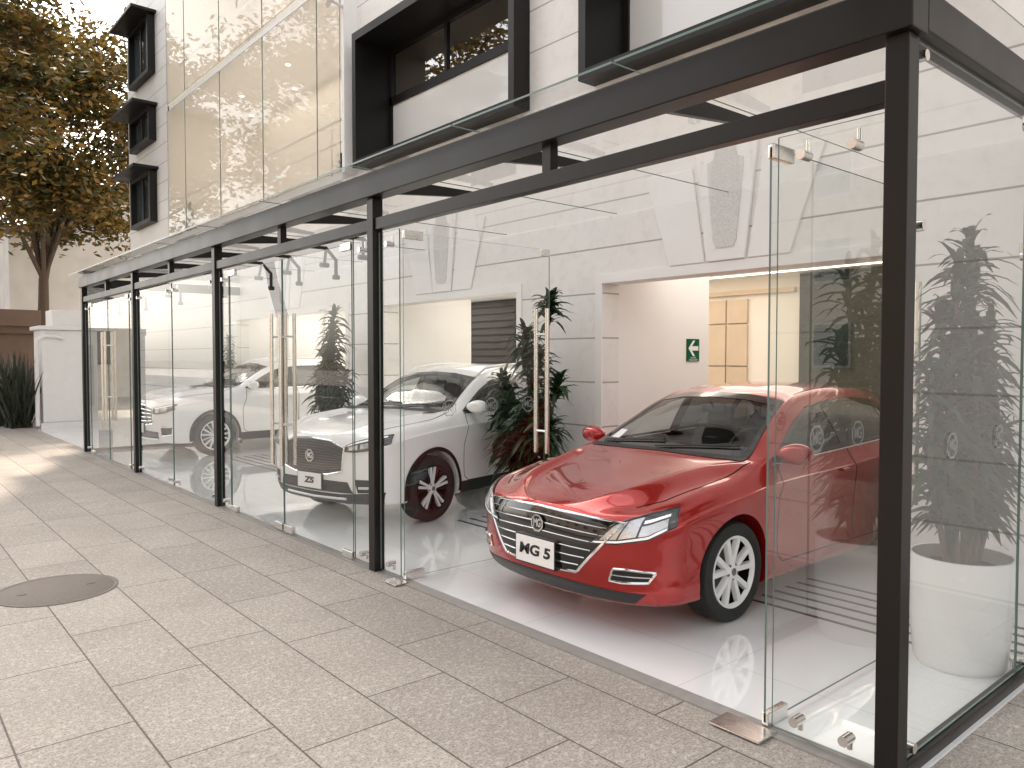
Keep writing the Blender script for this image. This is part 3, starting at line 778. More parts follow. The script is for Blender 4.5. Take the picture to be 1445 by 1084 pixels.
    for s in (-1,1):
        pj = pj_side(s)
        for i, (a, b_) in enumerate(sp_x):
            q = [a+(b_-a)*t/14 for t in range(15)]
            window('side_window', [(x_,flo(x_)+.008) for x_ in q], [(x_,fhi(x_)) for x_ in q], pj, s, .024, M['privacy'] if i > 0 else M['carglass'])
        for (a, b_) in ((sp_x[0][1]-.005, sp_x[1][0]+.005),(sp_x[1][1]-.005, sp_x[2][0]+.005)):
            patch('pillar_trim', [(a,flo(a)+.008),(b_,flo(b_)+.008)], [(a,fhi(a)),(b_,fhi(b_))], pj, .004, M['gloss'], nn=6)
        q = [sp_x[0][0]+(sp_x[-1][1]-sp_x[0][0])*t/30 for t in range(31)]
        stube('window_moulding', [(x_,flo(x_)-.002) for x_ in q], .007, pj, .003, M['chrome'] if style != 'mid' else M['gloss'])
        h = MB(); zs = .30 if not suv else .36
        dA, dB, dC = (1.36,2.44,3.42) if not suv else (1.32,2.32,3.20)
        def sm(pl): strip('x', pl, .008, pj, .0015, None, holder=h)
        sm([(dA+.10,flo(dA)+.0),(dA,.75),(dA+.02,zs+.05),(dA+.08,zs)]); sm([(dB,flo(dB)),(dB+.01,zs)])
        sm([(dC+.10,flo(dC)),(dC+.03,.80),(dC-.20,.58),(dC-.28,zs+.03),(dC-.34,zs)]); sm([(dA+.08,zs),(dC-.34,zs)])
        h.build('door_seam', M['under'], root)
        for (hx, hz) in (((dB-.16),flo(dB)-.14),((dC-.16),flo(dC)-.15)):
            p = pj(hx,hz,.018)
            mb = MB(); mb.obox(Matrix.Translation(p), .17,.022,.026,0,.008); mb.build('door_handle', paint, root)
        mxx = sp_x[0][0]+.10; mz = flo(mxx)+.045; p = pj(mxx, mz, 0)
        mb = MB(); c0 = p+Vector((-.02,s*.14,.02))
        b = bmesh.new(); bmesh.ops.create_icosphere(b, subdivisions=3, radius=1)
        for v in b.verts:
            v.co.x = max(v.co.x, -.85) ; v.co.x = min(v.co.x, .5)
            v.co = Vector((v.co.x*.085, v.co.y*.125, v.co.z*.072*(1+ .15*s*v.co.y)))
        bmesh.ops.transform(b, matrix=Matrix.Translation(c0) @ Matrix.Rotation(s*R(-8),4,'Z'), verts=b.verts); mb.merge(b,0,True)
        mo = mb.build('wing_mirror', paint, root)
        mb = MB(); mb.tube([p+Vector((0,-s*.01,-.02)), c0+Vector((0,-s*.05,-.045))], [.03,.022], 8); mb.build('mirror_stalk', M['gloss'], mo)
        for ax in axx:
            yo = .872; cz = RR; ctr = (ax, 0, cz)
            rr = sp['rim']; yy = lambda d: yo-d
            mb = MB(); mb.lathe([(yy(.20),rr*.9),(yy(.10),rr*.9),(yy(.02),rr*.93)], ctr, 'Y', 36, 0, True, s)
            mb.lathe([(yy(.11),.02),(yy(.11),rr*.68),(yy(.125),rr*.68)], ctr, 'Y', 36, 1, True, s)
            mb.lathe([(yy(.20),.001),(yy(.20),rr*.9)], ctr, 'Y', 36, 0, True, s)
            wo = mb.build('wheel', [M['under'], M['disc'] if style != 'mid' else M['matte']], root)
            mb = MB()
            mb.lathe([(yy(.19),rr),(yy(.205),RR*.86),(yy(.195),RR*.97),(yy(.175),RR),(yy(.10),RR+.001),(yy(.03),RR),(yy(.008),RR*.97),(yy(-.004),RR*.86),(yy(.004),rr+.012),(yy(.014),rr)], ctr, 'Y', 64, 0, True, s)
            mb.build('tyre', M['rubber'], wo)
            mb = MB()
            mb.lathe([(yy(.03),rr*.90),(yy(.012),rr*.93),(yy(.004),rr*.97),(yy(.006),rr*1.005),(yy(.02),rr*1.01)], ctr, 'Y', 64, 1 if style == 'mid' else 0, True, s)
            mb.lathe([(yy(.012),.001),(yy(.012),.035),(yy(.02),.055),(yy(.05),.062)], ctr, 'Y', 24, 0, True, s)
            def spoke(ang0, ang1, r0, r1, w0, w1, mi=0, dy0=.022, dy1=.012, th=.03):
                vs = []
                for (an, r_, w_, dy) in ((ang0,r0,w0,dy0),(ang1,r1,w1,dy1)):
                    e = Vector((math.cos(an),0,math.sin(an))); tt = Vector((-math.sin(an),0,math.cos(an)))
                    base = Vector((ax,0,cz))+e*r_
                    for (q_, dd) in ((-.5,th),(-.36,0),(.36,0),(.5,th)):
                        vs.append(mb.bm.verts.new(base+tt*w_*q_+Vector((0,s*(yo-dy-dd),0))))
                for k in range(3):
                    fc = mb.bm.faces.new((vs[k],vs[k+1],vs[k+5],vs[k+4])); fc.material_index = mi
            for k in range(5):
                a0 = R(90)+k*2*math.pi/5
                if style == 'red':
                    for q_ in (-1,1):
                        spoke(a0+q_*R(9), a0+q_*R(16), .045, rr*.95, .044, .046)
                elif style == 'mid':
                    for q_ in (-1,1):
                        spoke(a0+q_*R(10), a0+q_*R(8), .04, rr*.96, .030, .036)
                        spoke(a0+q_*R(20), a0+q_*R(24), .06, rr*.94, .03, .03, 1, .03, .025)
                    spoke(a0, a0, .04, rr*.94, .03, .04, 1, .034, .03)
                else:
                    for q_ in (-1,1): spoke(a0+q_*R(6), a0+q_*R(13), .04, rr*.95, .035, .032)
                    spoke(a0+R(36), a0+R(36), .05, rr*.94, .02, .02)
            mb.build('rim', [M['alloy'], M['matte']], wo)
            mb = MB()
            for k in range(5):
                a0 = R(126)+k*2*math.pi/5
                mb.lathe([(yy(.03),.009),(yy(.015),.009),(yy(.015),.001)], (ax+.048*math.cos(a0),0,cz+.048*math.sin(a0)), 'Y', 8, 0, True, s)
            mb.lathe([(yy(.010),.026),(yy(.009),.001)], ctr, 'Y', 8, 0, False, s)
            mb.build('wheel_nut', M['disc'], wo)
            if suv:
                n0 = 40; g0 = []; g1 = []
                for k in range(n0+1):
                    an = R(-12)+k*R(204)/n0
                    for (rad, lst) in ((ar-.002, g0),(ar+.04, g1)):
                        lst.append(Vector((ax+rad*math.cos(an), RR+.01+rad*math.sin(an))))
                grid('arch_trim', [g0,g1], pj, .006, M['matte'], root)
        if suv:
            a0, a1 = axx[0]+ar+.03, axx[1]-ar-.03
            patch('sill_trim', [(a0,.235),(a1,.245)], [(a0,.36),(a1,.36)], pj, .006, M['trim'])
            q = [1.9+i*.17 for i in range(11)]; pts = []
            for x_ in q:
                h_ = pj_top(x_, s*.56, .0)
                if h_: pts.append(h_+Vector((0,0,.045)))
            pts[0].z -= .04; pts[-1].z -= .04
            mb = MB(); mb.tube(pts, .015, 8); mb.build('roof_rail', M['alloy'], root)
        zt = flo(3.6)-.14
        patch('tail_light', [(Lc-.42,zt),(Lc-.12,zt-.02)], [(Lc-.42,zt+.05),(Lc-.12,zt+.13)], pj, .004, M['redlamp'])
        q = [(.26,.60),(.40,.70),(.7,.745),(1.05,.755),(1.25,.75)] if not suv else [(.22,.60),(.36,.70),(.7,.75),(1.05,.76),(1.22,.755)]
        strip('bonnet_seam', [(a, s*b_) for a, b_ in q], .007, pj_top, .0015, M['under'])
    zc = 1.0 if not suv else 1.115
    patch('cowl', [(-.70,zc-.025),(0,zc-.012),(.70,zc-.025)], [(-.70,zc-.004),(0,zc+.004),(.70,zc-.004)], pj_front, .004, M['trim'], mm=3)
    for (ya, yb) in ((.05,-.58),(.60,.02)):
        stube('wiper', [(ya,zc+.004),((ya+yb)/2,zc+.028),(yb,zc+.045)], .007, pj_front, .016, M['trim'])
    if style == 'red':
        patch('windscreen_sticker', [(.50,1.03),(.60,1.03)], [(.50,1.09),(.59,1.09)], pj_front, .004, M['plate'], nn=6, mm=3)
    def lamp(lo, hi, drl, projs, base='lamp_dark'):
        for s in (-1,1):
            l2 = [(s*a,b_) for a,b_ in lo]; h2 = [(s*a,b_) for a,b_ in hi]
            o = patch('headlight', l2, h2, pj_front, .003, M[base], nn=34, mm=10)
            la = resample(l2,34); lb = resample(h2,34)
            def sub(u0,u1,v0,v1,nm,mat,eps):
                n1=20; r_=[]
                for j in range(5):
                    rr_=[]
                    for i in range(n1):
                        u=(u0+(u1-u0)*i/(n1-1))*33; k_=min(32,int(u)); t_=u-k_
                        A=la[k_].lerp(la[k_+1],t_); Bq=lb[k_].lerp(lb[k_+1],t_); rr_.append(A.lerp(Bq, v0+(v1-v0)*j/4))
                    r_.append(rr_)
                grid(nm, r_, pj_front, eps, mat, o)
            for a_ in drl: sub(*a_, 'running_light', M['drl'], .007)
            for a_ in projs: sub(*a_, 'reflector', M['lamp_in'], .006)
            patch('lens', l2, h2, pj_front, .014, M['lamp_lens'], o, nn=34, mm=10)
            stube('lamp_rim', l2+h2[::-1]+[l2[0]], .004, pj_front, .008, M['gloss'], o, 60)
    def hslats(lo, hi, vs, r, mat, nm='grille_bar'):
        la = resample(lo, 31); lb = resample(hi, 31); mb = MB()
        for v in vs:
            pl = [la[i].lerp(lb[i], v) for i in range(31)][1:-1]
            stube(nm, pl, r, pj_front, .006, None, holder=mb)
        mb.build(nm, mat, root)
    if style == 'red':
        glo = [(-.33,.365),(-.15,.355),(0,.352),(.15,.355),(.33,.365)]; ghi = [(-.63,.695),(-.3,.713),(0,.722),(.3,.713),(.63,.695)]
        patch('grille', glo, ghi, pj_front, .003, M['gloss'], nn=40, mm=14)
        hslats(glo, ghi, (.15,.30,.45,.60,.74,.87), .0045, M['bar'])
        stube('grille_frame', [ghi[0]]+glo+[ghi[-1]], .009, pj_front, .006, M['chrome'], nn=60)
        stube('grille_frame', ghi, .008, pj_front, .006, M['chrome'], nn=50)
        lamp([(.425,.560),(.60,.576),(.76,.614),(.858,.684)], [(.56,.680),(.64,.716),(.74,.756),(.812,.785)],
             [(.03,.93,.03,.12),(.64,.94,.64,.76)], [(.10,.34,.18,.92),(.37,.60,.18,.92),(.63,.93,.16,.56)])
        for s in (-1,1):
            lo = [(s*.55,.355),(s*.62,.348),(s*.75,.357)]; hi = [(s*.575,.425),(s*.65,.428),(s*.785,.418)]
            patch('fog_light_recess', lo, hi, pj_front, .003, M['gloss'])
            stube('fog_light_frame', lo+hi[::-1]+[lo[0]], .008, pj_front, .006, M['chrome'], nn=70)
            hslats(lo, hi, (.5,), .004, M['bar'], 'fog_light_bar')
        patch('lower_intake', [(-.66,.215),(0,.205),(.66,.215)], [(-.74,.285),(-.3,.30),(0,.30),(.3,.30),(.74,.285)], pj_front, .003, M['trim'])
        zp, ze, pw, ph, ptxt = .438, .615, .36, .17, 'MG 5'
        er = .058
    elif style == 'mid':
        glo = [(-.44,.57),(-.25,.53),(0,.52),(.25,.53),(.44,.57)]; ghi = [(-.46,.80),(-.28,.86),(0,.875),(.28,.86),(.46,.80)]
        patch('grille', glo, ghi, pj_front, .003, M['trim'], nn=40, mm=14)
        mb = MB(); la = resample(glo,41); lb = resample(ghi,41)
        for k_, v in enumerate([i/13 for i in range(1,13)]):
            for i in range(1,40,1):
                q = la[i].lerp(lb[i], v); p = pj_front(q.x+(.005 if k_%2 else -.005), q.y, .004)
                if p: mb.box(p.x-.003,p.x+.002,p.y-.0035,p.y+.0035,p.z-.002,p.z+.002)
        mb.build('grille_mesh', M['disc'], root)
        stube('grille_frame', glo+ghi[::-1]+[glo[0]], .010, pj_front, .006, M['chrome'], nn=90)
        lamp([(.475,.765),(.58,.765),(.71,.782),(.866,.842)], [(.48,.820),(.58,.862),(.72,.902),(.825,.925)],
             [(.03,.95,.80,.95)], [(.10,.35,.20,.65),(.42,.65,.20,.65)])
        patch('lower_intake', [(-.55,.36),(0,.35),(.55,.36)], [(-.50,.47),(0,.475),(.50,.47)], pj_front, .003, M['trim'])
        patch('bumper_trim', [(-.80,.26),(-.4,.245),(0,.245),(.4,.245),(.80,.26)], [(-.83,.38),(-.4,.345),(0,.34),(.4,.345),(.83,.38)], pj_front, .004, M['trim'], nn=60)
        stube('skid_strip', [(-.45,.30),(0,.29),(.45,.30)], .014, pj_front, .006, M['skid'])
        for s in (-1,1):
            patch('fog_light_recess', [(s*.60,.37),(s*.81,.38)], [(s*.58,.50),(s*.82,.50)], pj_front, .003, M['trim'])
            stube('fog_light_frame', [(s*.62,.42),(s*.80,.425)], .014, pj_front, .008, M['skid'])
        zp, ze, pw, ph, ptxt = .455, .70, .36, .15, 'ZS'
        er = .065
    else:
        glo = [(-.48,.55),(-.2,.52),(0,.515),(.2,.52),(.48,.55)]; ghi = [(-.46,.80),(-.25,.83),(0,.84),(.25,.83),(.46,.80)]
        patch('grille', glo, ghi, pj_front, .003, M['gloss'], nn=40, mm=14)
        hslats(glo, ghi, (.2,.4,.6,.8), .009, M['chrome'])
        stube('grille_frame', glo+ghi[::-1]+[glo[0]], .013, pj_front, .006, M['chrome'], nn=90)
        lamp([(.50,.71),(.60,.71),(.74,.73),(.86,.785)], [(.50,.805),(.62,.82),(.76,.85),(.855,.865)],
             [(.05,.9,.78,.95)], [(.10,.38,.15,.7),(.45,.75,.15,.7)])
        patch('lower_intake', [(-.55,.29),(0,.28),(.55,.29)], [(-.60,.42),(0,.44),(.60,.42)], pj_front, .003, M['trim'])
        stube('skid_strip', [(-.55,.30),(0,.29),(.55,.30)], .018, pj_front, .006, M['skid'])
        for s in (-1,1):
            lo = [(s*.66,.36),(s*.81,.38)]; hi = [(s*.66,.50),(s*.82,.50)]
            patch('fog_light_recess', lo, hi, pj_front, .003, M['trim'])
            stube('fog_light_frame', lo+hi[::-1]+[lo[0]], .012, pj_front, .006, M['chrome'], nn=60)
        zp, ze, pw, ph, ptxt = .47, .68, .36, .15, None
        er = .065
    p = pj_front(0, zp, 0); px_ = p.x-.022
    mb = MB(); mb.box(px_-.006,px_,-pw/2,pw/2,zp-ph/2,zp+ph/2,bev=.002); mb.box(px_-.003,px_+.03,-pw/2-.008,pw/2+.008,zp-ph/2-.008,zp+ph/2+.008,1)
    pl = mb.build('number_plate', [M['plate'], M['gloss']], root)
    if ptxt:
        text_part('lettering', ptxt, ph*.62, face_mx((px_-.0075,0,zp)) @ Matrix.Diagonal((1.22 if len(ptxt)>2 else 1.35,.88,1,1)), M['blackp'], pl, .0008, .10, .0042 if len(ptxt)<3 else .0036)
    p = pj_front(0, ze, 0)
    emblem('badge', face_mx((p.x-.014,0,ze)), er, M['chrome'], root, M['gloss'])
    zc0 = zc
    mb = MB(); mb.box(1.3,Lc-.75,-.72,.72,.32,.34); 
    for s in (-1,1): mb.box(1.35,Lc-.8,s*.75-.01,s*.75+.01,.34,zc0-.09)
    mb.box(Lc-.75,Lc-.72,-.7,.7,.34,zc0-.02); mb.build('cabin_lining', M['seat'], root)
    mb = MB(); mb.obox(Matrix.Translation((1.52,0,zc0-.13)) @ Matrix.Rotation(R(6),4,'Y'), .48,1.42,.20,0,.06); mb.build('dashboard', M['seat'], root)
    mb = MB(); n0 = 28; cx_, cz_ = 1.86, zc0-.03
    pts = []
    for k in range(n0+1):
        an = k*2*math.pi/n0; pts.append(Vector((cx_+math.sin(an)*.185*.42, -.36+math.cos(an)*.185, cz_+math.sin(an)*.185*.9)))
    mb.tube(pts, .014, 8, cap=False); mb.tube([(cx_,-.52,cz_),(cx_,-.2,cz_)], .02); mb.tube([(cx_,-.36,cz_),(cx_-.25,-.36,cz_-.1)], .03)
    mb.build('steering_wheel', M['trim'], root)
    for (sx_, sy, ww) in ((2.30,-.37,.48),(2.30,.37,.48),(3.15,0,1.25)):
        mb = MB(); dz = .10 if suv else 0
        mb.obox(Matrix.Translation((sx_-.15,sy,.52+dz)), .5,ww,.18,0,.06)
        mb.obox(Matrix.Translation((sx_+.15,sy,.80+dz)) @ Matrix.Rotation(R(16),4,'Y'), .14,ww,.58,0,.06)
        for hy in ((sy,) if ww < 1 else (-.36,0,.36)):
            mb.obox(Matrix.Translation((sx_+.25,hy,1.16+dz)) @ Matrix.Rotation(R(12),4,'Y'), .09,.25,.17,0,.04)
        mb.build('seat', M['seat'], root)
    mb = MB(); mb.obox(Matrix.Translation((1.90,0,zc0+.27)), .02,.22,.06,0,.008); mb.tube([(1.90,0,zc0+.27),(1.86,0,zc0+.33)], .01); mb.build('inner_mirror', M['trim'], root)
    bm = bmesh.new(); bm.from_mesh(me2); dele = []
    for fc in bm.faces:
        c_ = fc.calc_center_median(); nr = fc.normal; fc.material_index = 0; fc.smooth = True
        for ax in axx:
            dd = math.hypot(c_.x-ax, c_.z-(RR+.01))
            if abs(c_.y) > .59 and dd < ar+.002 and (abs(nr.y) < .3 or abs(abs(c_.y)-.6) < .01): fc.material_index = 1
        if c_.z < sp['zb'][1][1]+.06 and nr.z < -.5: fc.material_index = 1
        if c_.z > .9:
            for (sd, lp) in holes:
                if sd == 'F':
                    if nr.x < -.1 and c_.x < 2.4 and inpoly(c_.y, c_.z, lp): dele.append(fc); break
                elif nr.y*sd > .1 and c_.y*sd > 0 and inpoly(c_.x, c_.z, lp): dele.append(fc); break
    bmesh.ops.delete(bm, geom=dele, context='FACES')
    for e in bm.edges:
        if len(e.link_faces) == 2 and e.calc_face_angle(0) > R(42): e.smooth = False
    me3 = bpy.data.meshes.new('body'); bm.to_mesh(me3); bm.free(); me3.materials.clear(); me3.materials.append(paint); me3.materials.append(M['under'])
    o = bpy.data.objects.new('body', me3); C.objects.link(o); o.parent = root
    return root
c1 = build_car(SED, 'parked_car', 'glossy red sedan with chrome barred grille parked just inside the open glass doors', 'car', M['red'], 'red')
c1.location = (3.30,3.63,.006)
c2 = build_car(SUV, 'parked_car', 'small white crossover with dark mesh grille and black and silver wheels', 'car', M['whitecar'], 'mid')
c2.location = (3.43,7.15,.006); c2.rotation_euler = (0,0,R(12.5))
c3 = build_car(SUV, 'parked_car', 'larger white suv with chrome barred grille at the far end of the showroom', 'car', M['whitecar'], 'far')
c3.location = (3.66,14.1,.006); c3.scale = (1.06,1.025,1.045); c3.rotation_euler = (0,0,R(3))
# ------------------------------------------------------------------ plants
def leaf_strip(V_, F_, p, az, el, ln, wd, droop, rnd, seg=3):
    d = Vector((math.cos(az)*math.cos(el), math.sin(az)*math.cos(el), math.sin(el)))
    side = Vector((-math.sin(az), math.cos(az), 0)); tw = rnd.uniform(-.4,.4); side = (side+Vector((0,0,tw))).normalized()
    base = len(V_)
    for i in range(seg+1):
        t = i/seg; q = p + d*ln*t + Vector((0,0,-droop*ln*t*t))
        w_ = wd*(.55+.9*t-1.35*t*t) if t < 1 else .001
        w_ = max(.002, w_)
        V_.append(tuple(q-side*w_)); V_.append(tuple(q+side*w_))
    for i in range(seg): F_.append((base+2*i, base+2*i+1, base+2*i+3, base+2*i+2))
def dracaena(loc, canes, label, pot=None, seed=1, leaf=.20, wd=.024, per=6, step=.03):
    rnd = random.Random(seed); t = empty('potted_plant', loc, label, 'plant'); base = Vector(loc)
    r, h = pot
    mb = MB(); mb.lathe([(.0,.001),(.0,r*.82),(.03,r*.88),(h*.5,r*.97),(h-.03,r),(h,r*.99),(h,r*.93),(h-.08,r*.92),(h-.08,.001)], loc, seg=48); po = mb.build('pot', M['pot'], t)
    mb = MB(); mb.lathe([(h-.075,r*.915),(h-.06,.001)], loc, seg=24); mb.build('soil', M['soil'], po)
    z00 = h-.08
    V_, F_ = [], []
    cb = MB()
    for (dx, dy, z0, z1, lean) in canes:
        a = base+Vector((dx*.4,dy*.4,z00)); b = base+Vector((dx,dy,z1)); az = rnd.uniform(0,6.28)
        mid = a.lerp(b,.5)+Vector((math.cos(az)*lean,math.sin(az)*lean,0))
        pts = [a, a.lerp(mid,.5), mid, mid.lerp(b,.5), b]
        cb.tube(pts, [.018,.016,.015,.013,.01], 7)
        z = z0; i = 0
        while z < z1+.02:
            u = min(1,(z-z00)/max(.01,(z1-z00)))
            c = a.lerp(mid,u*2) if u < .5 else mid.lerp(b,u*2-1)
            topf = max(0, 1-(z1-z)/.22)
            for k in range(per):
                i += 1; az2 = i*2.4+rnd.uniform(-.5,.5)
                el = R(rnd.uniform(8,62))+topf*R(18); ln = leaf*rnd.uniform(.6,1.25)
                leaf_strip(V_, F_, c+Vector((0,0,rnd.uniform(-.015,.015))), az2, el, ln, wd*rnd.uniform(.8,1.25), rnd.uniform(.5,1.0)*(1-topf*.3), rnd, 4)
            z += step
    cb.build('stem', M['cane'], t)
    if loc[1] < 2.5 and loc[0] < 5:          # leaves stay between the side glass and the open door, and above the pot rim
        V_ = [(v[0], min(1.86, max(1.325, v[1])) if v[0] < 4.6 else max(1.325, v[1]), max(v[2], h+.01+.04*math.sin(v[0]*40))) for v in V_]
    mesh_py('foliage', V_, F_, [M['drac']], t, smooth=True)
    return t
dracaena((4.58,1.59,.006), [(-.16,-.02,.95,2.15,.05),(.10,.02,.78,2.36,.04),(-.28,.06,.80,1.60,.05),(.0,.12,.78,1.95,.04),(.28,-.04,.78,1.6,.03),(-.10,-.08,.78,1.8,.03),(.38,.10,.80,2.25,.03),(.16,-.08,.76,1.3,.02),(-.18,.0,.76,1.1,.02),(.5,.04,.8,1.9,.03),(.42,-.05,.78,1.25,.03),(.0,-.06,.76,.95,.02)],
         'tall bushy plant in a round white pot behind the right hand side glass', (.26,.60), 3, leaf=.25, wd=.030, per=5, step=.04)
dracaena((5.42,6.0,.006), [(.02,-.20,2.04,2.26,.03),(-.05,.10,1.58,1.94,.04),(-.02,-.38,1.24,1.44,.05),(-.10,.42,.98,1.44,.04),(.02,.05,.8,1.45,.03),(-.15,-.12,.7,1.25,.02),(-.2,.26,.5,1.2,.02),(-.12,-.34,.6,1.02,.02),(-.22,.05,.5,.98,.02),(-.1,.5,.5,1.0,.02),(.0,-.05,1.5,1.72,.02)],
         'tall branching plant with spiky leaf tufts between the red and the small white car', (.26,.42), 5, leaf=.30, wd=.040, per=8)
dracaena((5.25,10.25,.006), [(.0,-.10,1.0,2.3,.03),(.06,.14,.9,2.0,.03),(-.10,.0,.7,1.7,.03),(-.08,.26,.6,1.4,.03),(.1,-.28,.6,1.45,.03)],
         'dark spiky plant seen through the middle glass doors between the two white cars', (.26,.5), 9, leaf=.29, wd=.038)
dracaena((5.62,15.32,.006), [(0,-.05,1.3,2.05,.03),(.06,.12,1.1,1.75,.03),(-.1,0,.9,1.5,.03)], 'small spiky plant behind the roof of the far white suv', (.22,.5), 11)
dracaena((5.95,11.2,4.52), [(0,0,.15,.40,.02),(.08,.12,.12,.33,.02)], 'small plant on the ledge behind the upper glazing near the black window', (.12,.16), 13, leaf=.16)
dracaena((5.95,18.6,4.52), [(0,0,.15,.7,.02),(.1,.25,.12,.55,.02),(-.05,-.2,.12,.5,.02)], 'small plant on the ledge at the far end of the upper glazing', (.16,.2), 14, leaf=.22)

def agave(loc, label, n, ln, seed):
    rnd = random.Random(seed); V_, F_ = [], []
    t = empty('strap_leaf_plant', loc, label, 'plant', 'strap leaved plants by the white cabinet')
    for i in range(n):
        leaf_strip(V_, F_, Vector(loc)+Vector((rnd.uniform(-.25,.25),rnd.uniform(-.25,.25),0)), rnd.uniform(0,6.28), R(rnd.uniform(58,86)), ln*rnd.uniform(.7,1.1), .035, .12, rnd, 4)
    mesh_py('foliage', V_, F_, [M['agave']], t)
    mb = MB(); mb.tube([Vector(loc), Vector(loc)+Vector((0,0,.15))], [.08,.04]); mb.build('stem', M['cane'], t)
for i, (x, y) in enumerate(((2.55,22.6),(3.0,23.3),(3.35,24.3),(2.3,24.4),(2.9,21.7))):
    agave((x,y,0), ['leftmost spiky strap leaved plant at the picture edge','spiky strap leaved plant behind the leftmost ones','spiky strap leaved plant close to the white cabinet','spiky strap leaved plant furthest back near the brown wall','nearest spiky strap leaved plant on the pavement'][i], 90, 2.0, 20+i)

def tree(name, label, base, top, cc, cr_, nl, ls, seed, gold=.6, group=None, clumps=60, tr=.22):
    rnd = random.Random(seed); t = empty(name, base, label, 'tree', group)
    base = Vector(base); top = Vector(top); cc = Vector(cc); mb = MB()
    pts = [base.lerp(top, i/6)+Vector((rnd.uniform(-.12,.12),rnd.uniform(-.12,.12),0))*(i > 0) for i in range(7)]
    mb.tube(pts, [tr*(1.25 if i == 0 else 1-.09*i) for i in range(7)], 10)
    cl = []
    for i in range(clumps):
        while True:
            v = Vector((rnd.uniform(-1,1),rnd.uniform(-1,1),rnd.uniform(-1,1)))
            if .25 < v.length < 1: break
        v = v*(.7+.3*rnd.random())
        cl.append(cc+Vector((v.x*cr_[0],v.y*cr_[1],v.z*cr_[2])))
    for i, c in enumerate(list(cl)):
        if i % 4 == 0:
            s = pts[rnd.randint(4,6)]; m_ = s.lerp(c,.5)+Vector((rnd.uniform(-.4,.4),rnd.uniform(-.4,.4),rnd.uniform(.2,1.0)))
            mb.tube([s, s.lerp(m_,.5)+Vector((0,0,.25)), m_, m_.lerp(c,.55), c], [tr*.36,tr*.28,tr*.2,tr*.12,tr*.04], 6)
            for k in range(3):
                e = c+Vector((rnd.uniform(-1.2,1.2),rnd.uniform(-1.2,1.2),rnd.uniform(-.5,.7)))
                mb.tube([m_, m_.lerp(e,.5), e], [tr*.13,tr*.09,tr*.03], 5); cl.append(e)
    mb.build('trunk', M['bark'], t)
    V_, F_, mi = [], [], []
    per = nl//len(cl)
    for c in cl:
        cr = rnd.uniform(.5,1.25); g = gold+rnd.uniform(-.3,.3)
        for k in range(per):
            v = Vector((rnd.gauss(0,.5),rnd.gauss(0,.5),rnd.gauss(0,.32)))*cr
            p = c+v; a = Vector((rnd.uniform(-1,1),rnd.uniform(-1,1),rnd.uniform(-.5,.5))).normalized(); b = a.cross(Vector((rnd.uniform(-1,1),rnd.uniform(-1,1),rnd.uniform(-1,1)))).normalized()
            s = ls*rnd.uniform(.6,1.2); n = len(V_)
            V_ += [tuple(p-a*s), tuple(p+b*s*.42), tuple(p+a*s), tuple(p-b*s*.42)]; F_.append((n,n+1,n+2,n+3)); mi.append(1 if rnd.random() < g else 0)
    mesh_py('crown', V_, F_, [M['leafg'], M['leafy']], t, mi)
    return t
tree('street_tree', 'tall golden leaved tree rising behind the brown wall left of the building', (4.9,31,0), (5.15,31,6.6), (4.7,30.5,9.4), (5.0,4.5,4.8), 46000, .14, 31, .5, 'trees along the pavement', 105, .24)
tree('street_tree', 'nearer street tree whose golden crown hangs into the top left corner', (-2.6,19.5,0), (-2.2,19.8,5.5), (.1,20.5,9.2), (4.3,4.3,3.5), 24000, .12, 32, .5, 'trees along the pavement', 60)
tree('street_tree', 'far street tree in the haze at the left edge of the view', (2.2,46,0), (2.3,46,5), (2.6,46,7.4), (4.5,4.5,4.4), 14000, .22, 33, .5, 'trees along the pavement', 45)
for i, y in enumerate((-15,4)):
    tree('street_tree', ['kerbside tree behind the viewer, furthest along the street','kerbside tree behind the viewer, nearest the manhole cover'][i], (-4.6,y,0), (-4.7,y,4), (-7.4,y,7.8), (3.2,3.6,2.4), 5000, .2, 40+i, .4, 'trees along the pavement', 30)

# ------------------------------------------------------------------ left background
t = empty('utility_cabinet', (3.9,21.6,0), 'tall white utility cabinet with a curved pipe beside the glass front', 'cabinet')
mb = MB(); mb.box(3.35,4.55,21.3,22.4,.12,2.35,bev=.03); mb.box(3.3,4.6,21.25,22.45,.0,.12); mb.build('cabinet_body', M['white_metal'], t)
mb = MB(); mb.box(3.28,4.62,21.22,22.5,2.352,2.45,bev=.02); mb.box(3.6,4.3,21.5,22.3,2.452,2.85,bev=.02); mb.build('cabinet_top', M['white_metal'], t)
mb = MB(); mb.box(4.20,4.45,21.27,21.30,.5,2.0,bev=.008); mb.build('door', M['pale'], t)
mb = MB(); mb.tube([(3.24,21.3,.05),(3.24,21.3,1.9),(3.26,21.3,2.1),(3.4,21.28,2.2),(3.65,21.24,2.2),(3.8,21.24,2.15)], .05, 10); mb.build('pipe', M['white_metal'], t)
t = empty('boundary_wall', (3.5,27,0), 'brown rendered garden wall with a coping behind the white cabinet', 'wall')
mb = MB(); mb.box(-1.0,4.6,27,27.25,0,2.4); mb.build('wall', M['terra'], t)
mb = MB(); mb.box(-1.0,4.65,26.85,27.4,2.402,2.62); mb.box(1.2,4.2,26.7,27.5,2.622,3.1); mb.build('coping', M['terra'], t)
t = empty('gabled_house', (8,36,0), 'pale rendered house with a sloping parapet seen between the trees and the building', 'building')
mb = MB(); b = bmesh.new()
prof = [(4.6,0),(18,0),(18,9.6),(9.6,9.1),(6.2,7.3),(4.6,6.6)]
A_ = [b.verts.new((x,36,z)) for x,z in prof]; B_ = [b.verts.new((x,48,z)) for x,z in prof]
b.faces.new(A_); b.faces.new(B_[::-1])
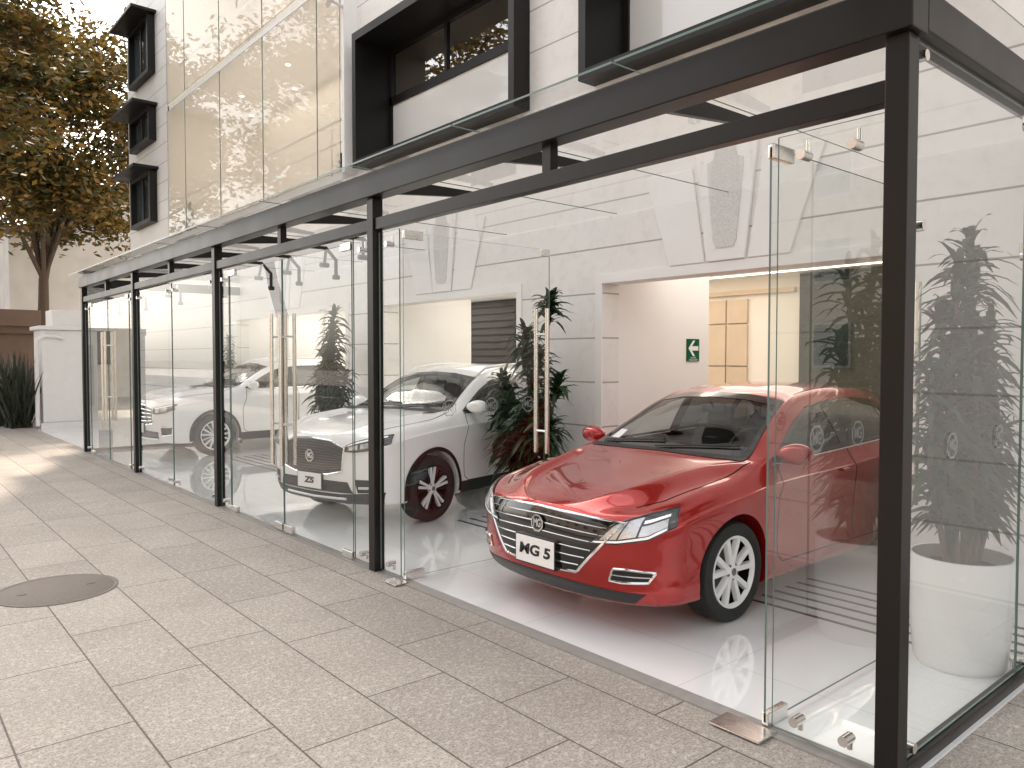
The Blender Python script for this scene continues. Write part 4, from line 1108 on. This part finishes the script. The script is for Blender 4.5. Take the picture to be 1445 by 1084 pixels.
for k in range(len(prof)): b.faces.new((A_[k],B_[k],B_[(k+1)%len(prof)],A_[(k+1)%len(prof)]))
mb.merge(b,0,False); mb.build('wall', M['pale'], t)
mb = MB(); mb.tube([(4.5,35.95,6.6),(6.2,35.95,7.35),(9.6,35.95,9.2),(18,35.95,9.7)], .12, 6); mb.build('coping', M['terra'], t)
for (x,z) in ((7.2,3.9),(7.2,1.4)):
    mb = MB(); mb.box(x,x+1.0,35.94,36.02,z,z+1.4); o = mb.build('window', M['blackframe'], t)
    mb = MB(); mb.box(x+.08,x+.92,35.92,35.938,z+.08,z+1.32); mb.build('pane', M['winblue'], o)
def block(name, label, x0, x1, y0, y1, h, mat, face, nwin, nst, ww=1.3, wh=1.5):
    t = empty(name, ((x0+x1)/2,(y0+y1)/2,0), label, 'building')
    mb = MB(); mb.box(x0,x1,y0,y1,0,h); mb.build('wall', mat, t)
    mb = MB(); mb.box(x0-.2,x1+.2,y0-.2,y1+.2,h+.002,h+.35); mb.build('roof', M['plaster'], t)
    for i in range(nwin):
        for j in range(nst):
            z = 1.4+j*3.1
            if face == 'X':
                y = y0+(i+.5)*(y1-y0)/nwin
                mb = MB(); mb.box(x1,x1+.06,y-ww/2-.08,y+ww/2+.08,z-.08,z+wh+.08); o = mb.build('window', M['plaster'], t)
                mb = MB(); mb.box(x1+.062,x1+.075,y-ww/2,y+ww/2,z,z+wh); mb.build('pane', M['winblue'], o)
            else:
                x = x0+(i+.5)*(x1-x0)/nwin
                mb = MB(); mb.box(x-ww/2-.08,x+ww/2+.08,y0-.06,y0,z-.08,z+wh+.08); o = mb.build('window', M['plaster'], t)
                mb = MB(); mb.box(x-ww/2,x+ww/2,y0-.075,y0-.062,z,z+wh); mb.build('pane', M['winblue'], o)
    return t
block('apartment_building', 'tan apartment block far down the street beyond the trees', -6,4.4,62,74,9,M['tan'],'Y',6,3)
block('apartment_building', 'tan apartment block across the road', -34,-20,-26,-2,13,M['tan'],'X',8,4)
block('apartment_building', 'second tan apartment block further along across the road', -34,-21,0,34,11,M['tan'],'X',11,3)
print('DONE', time.time()-t0)
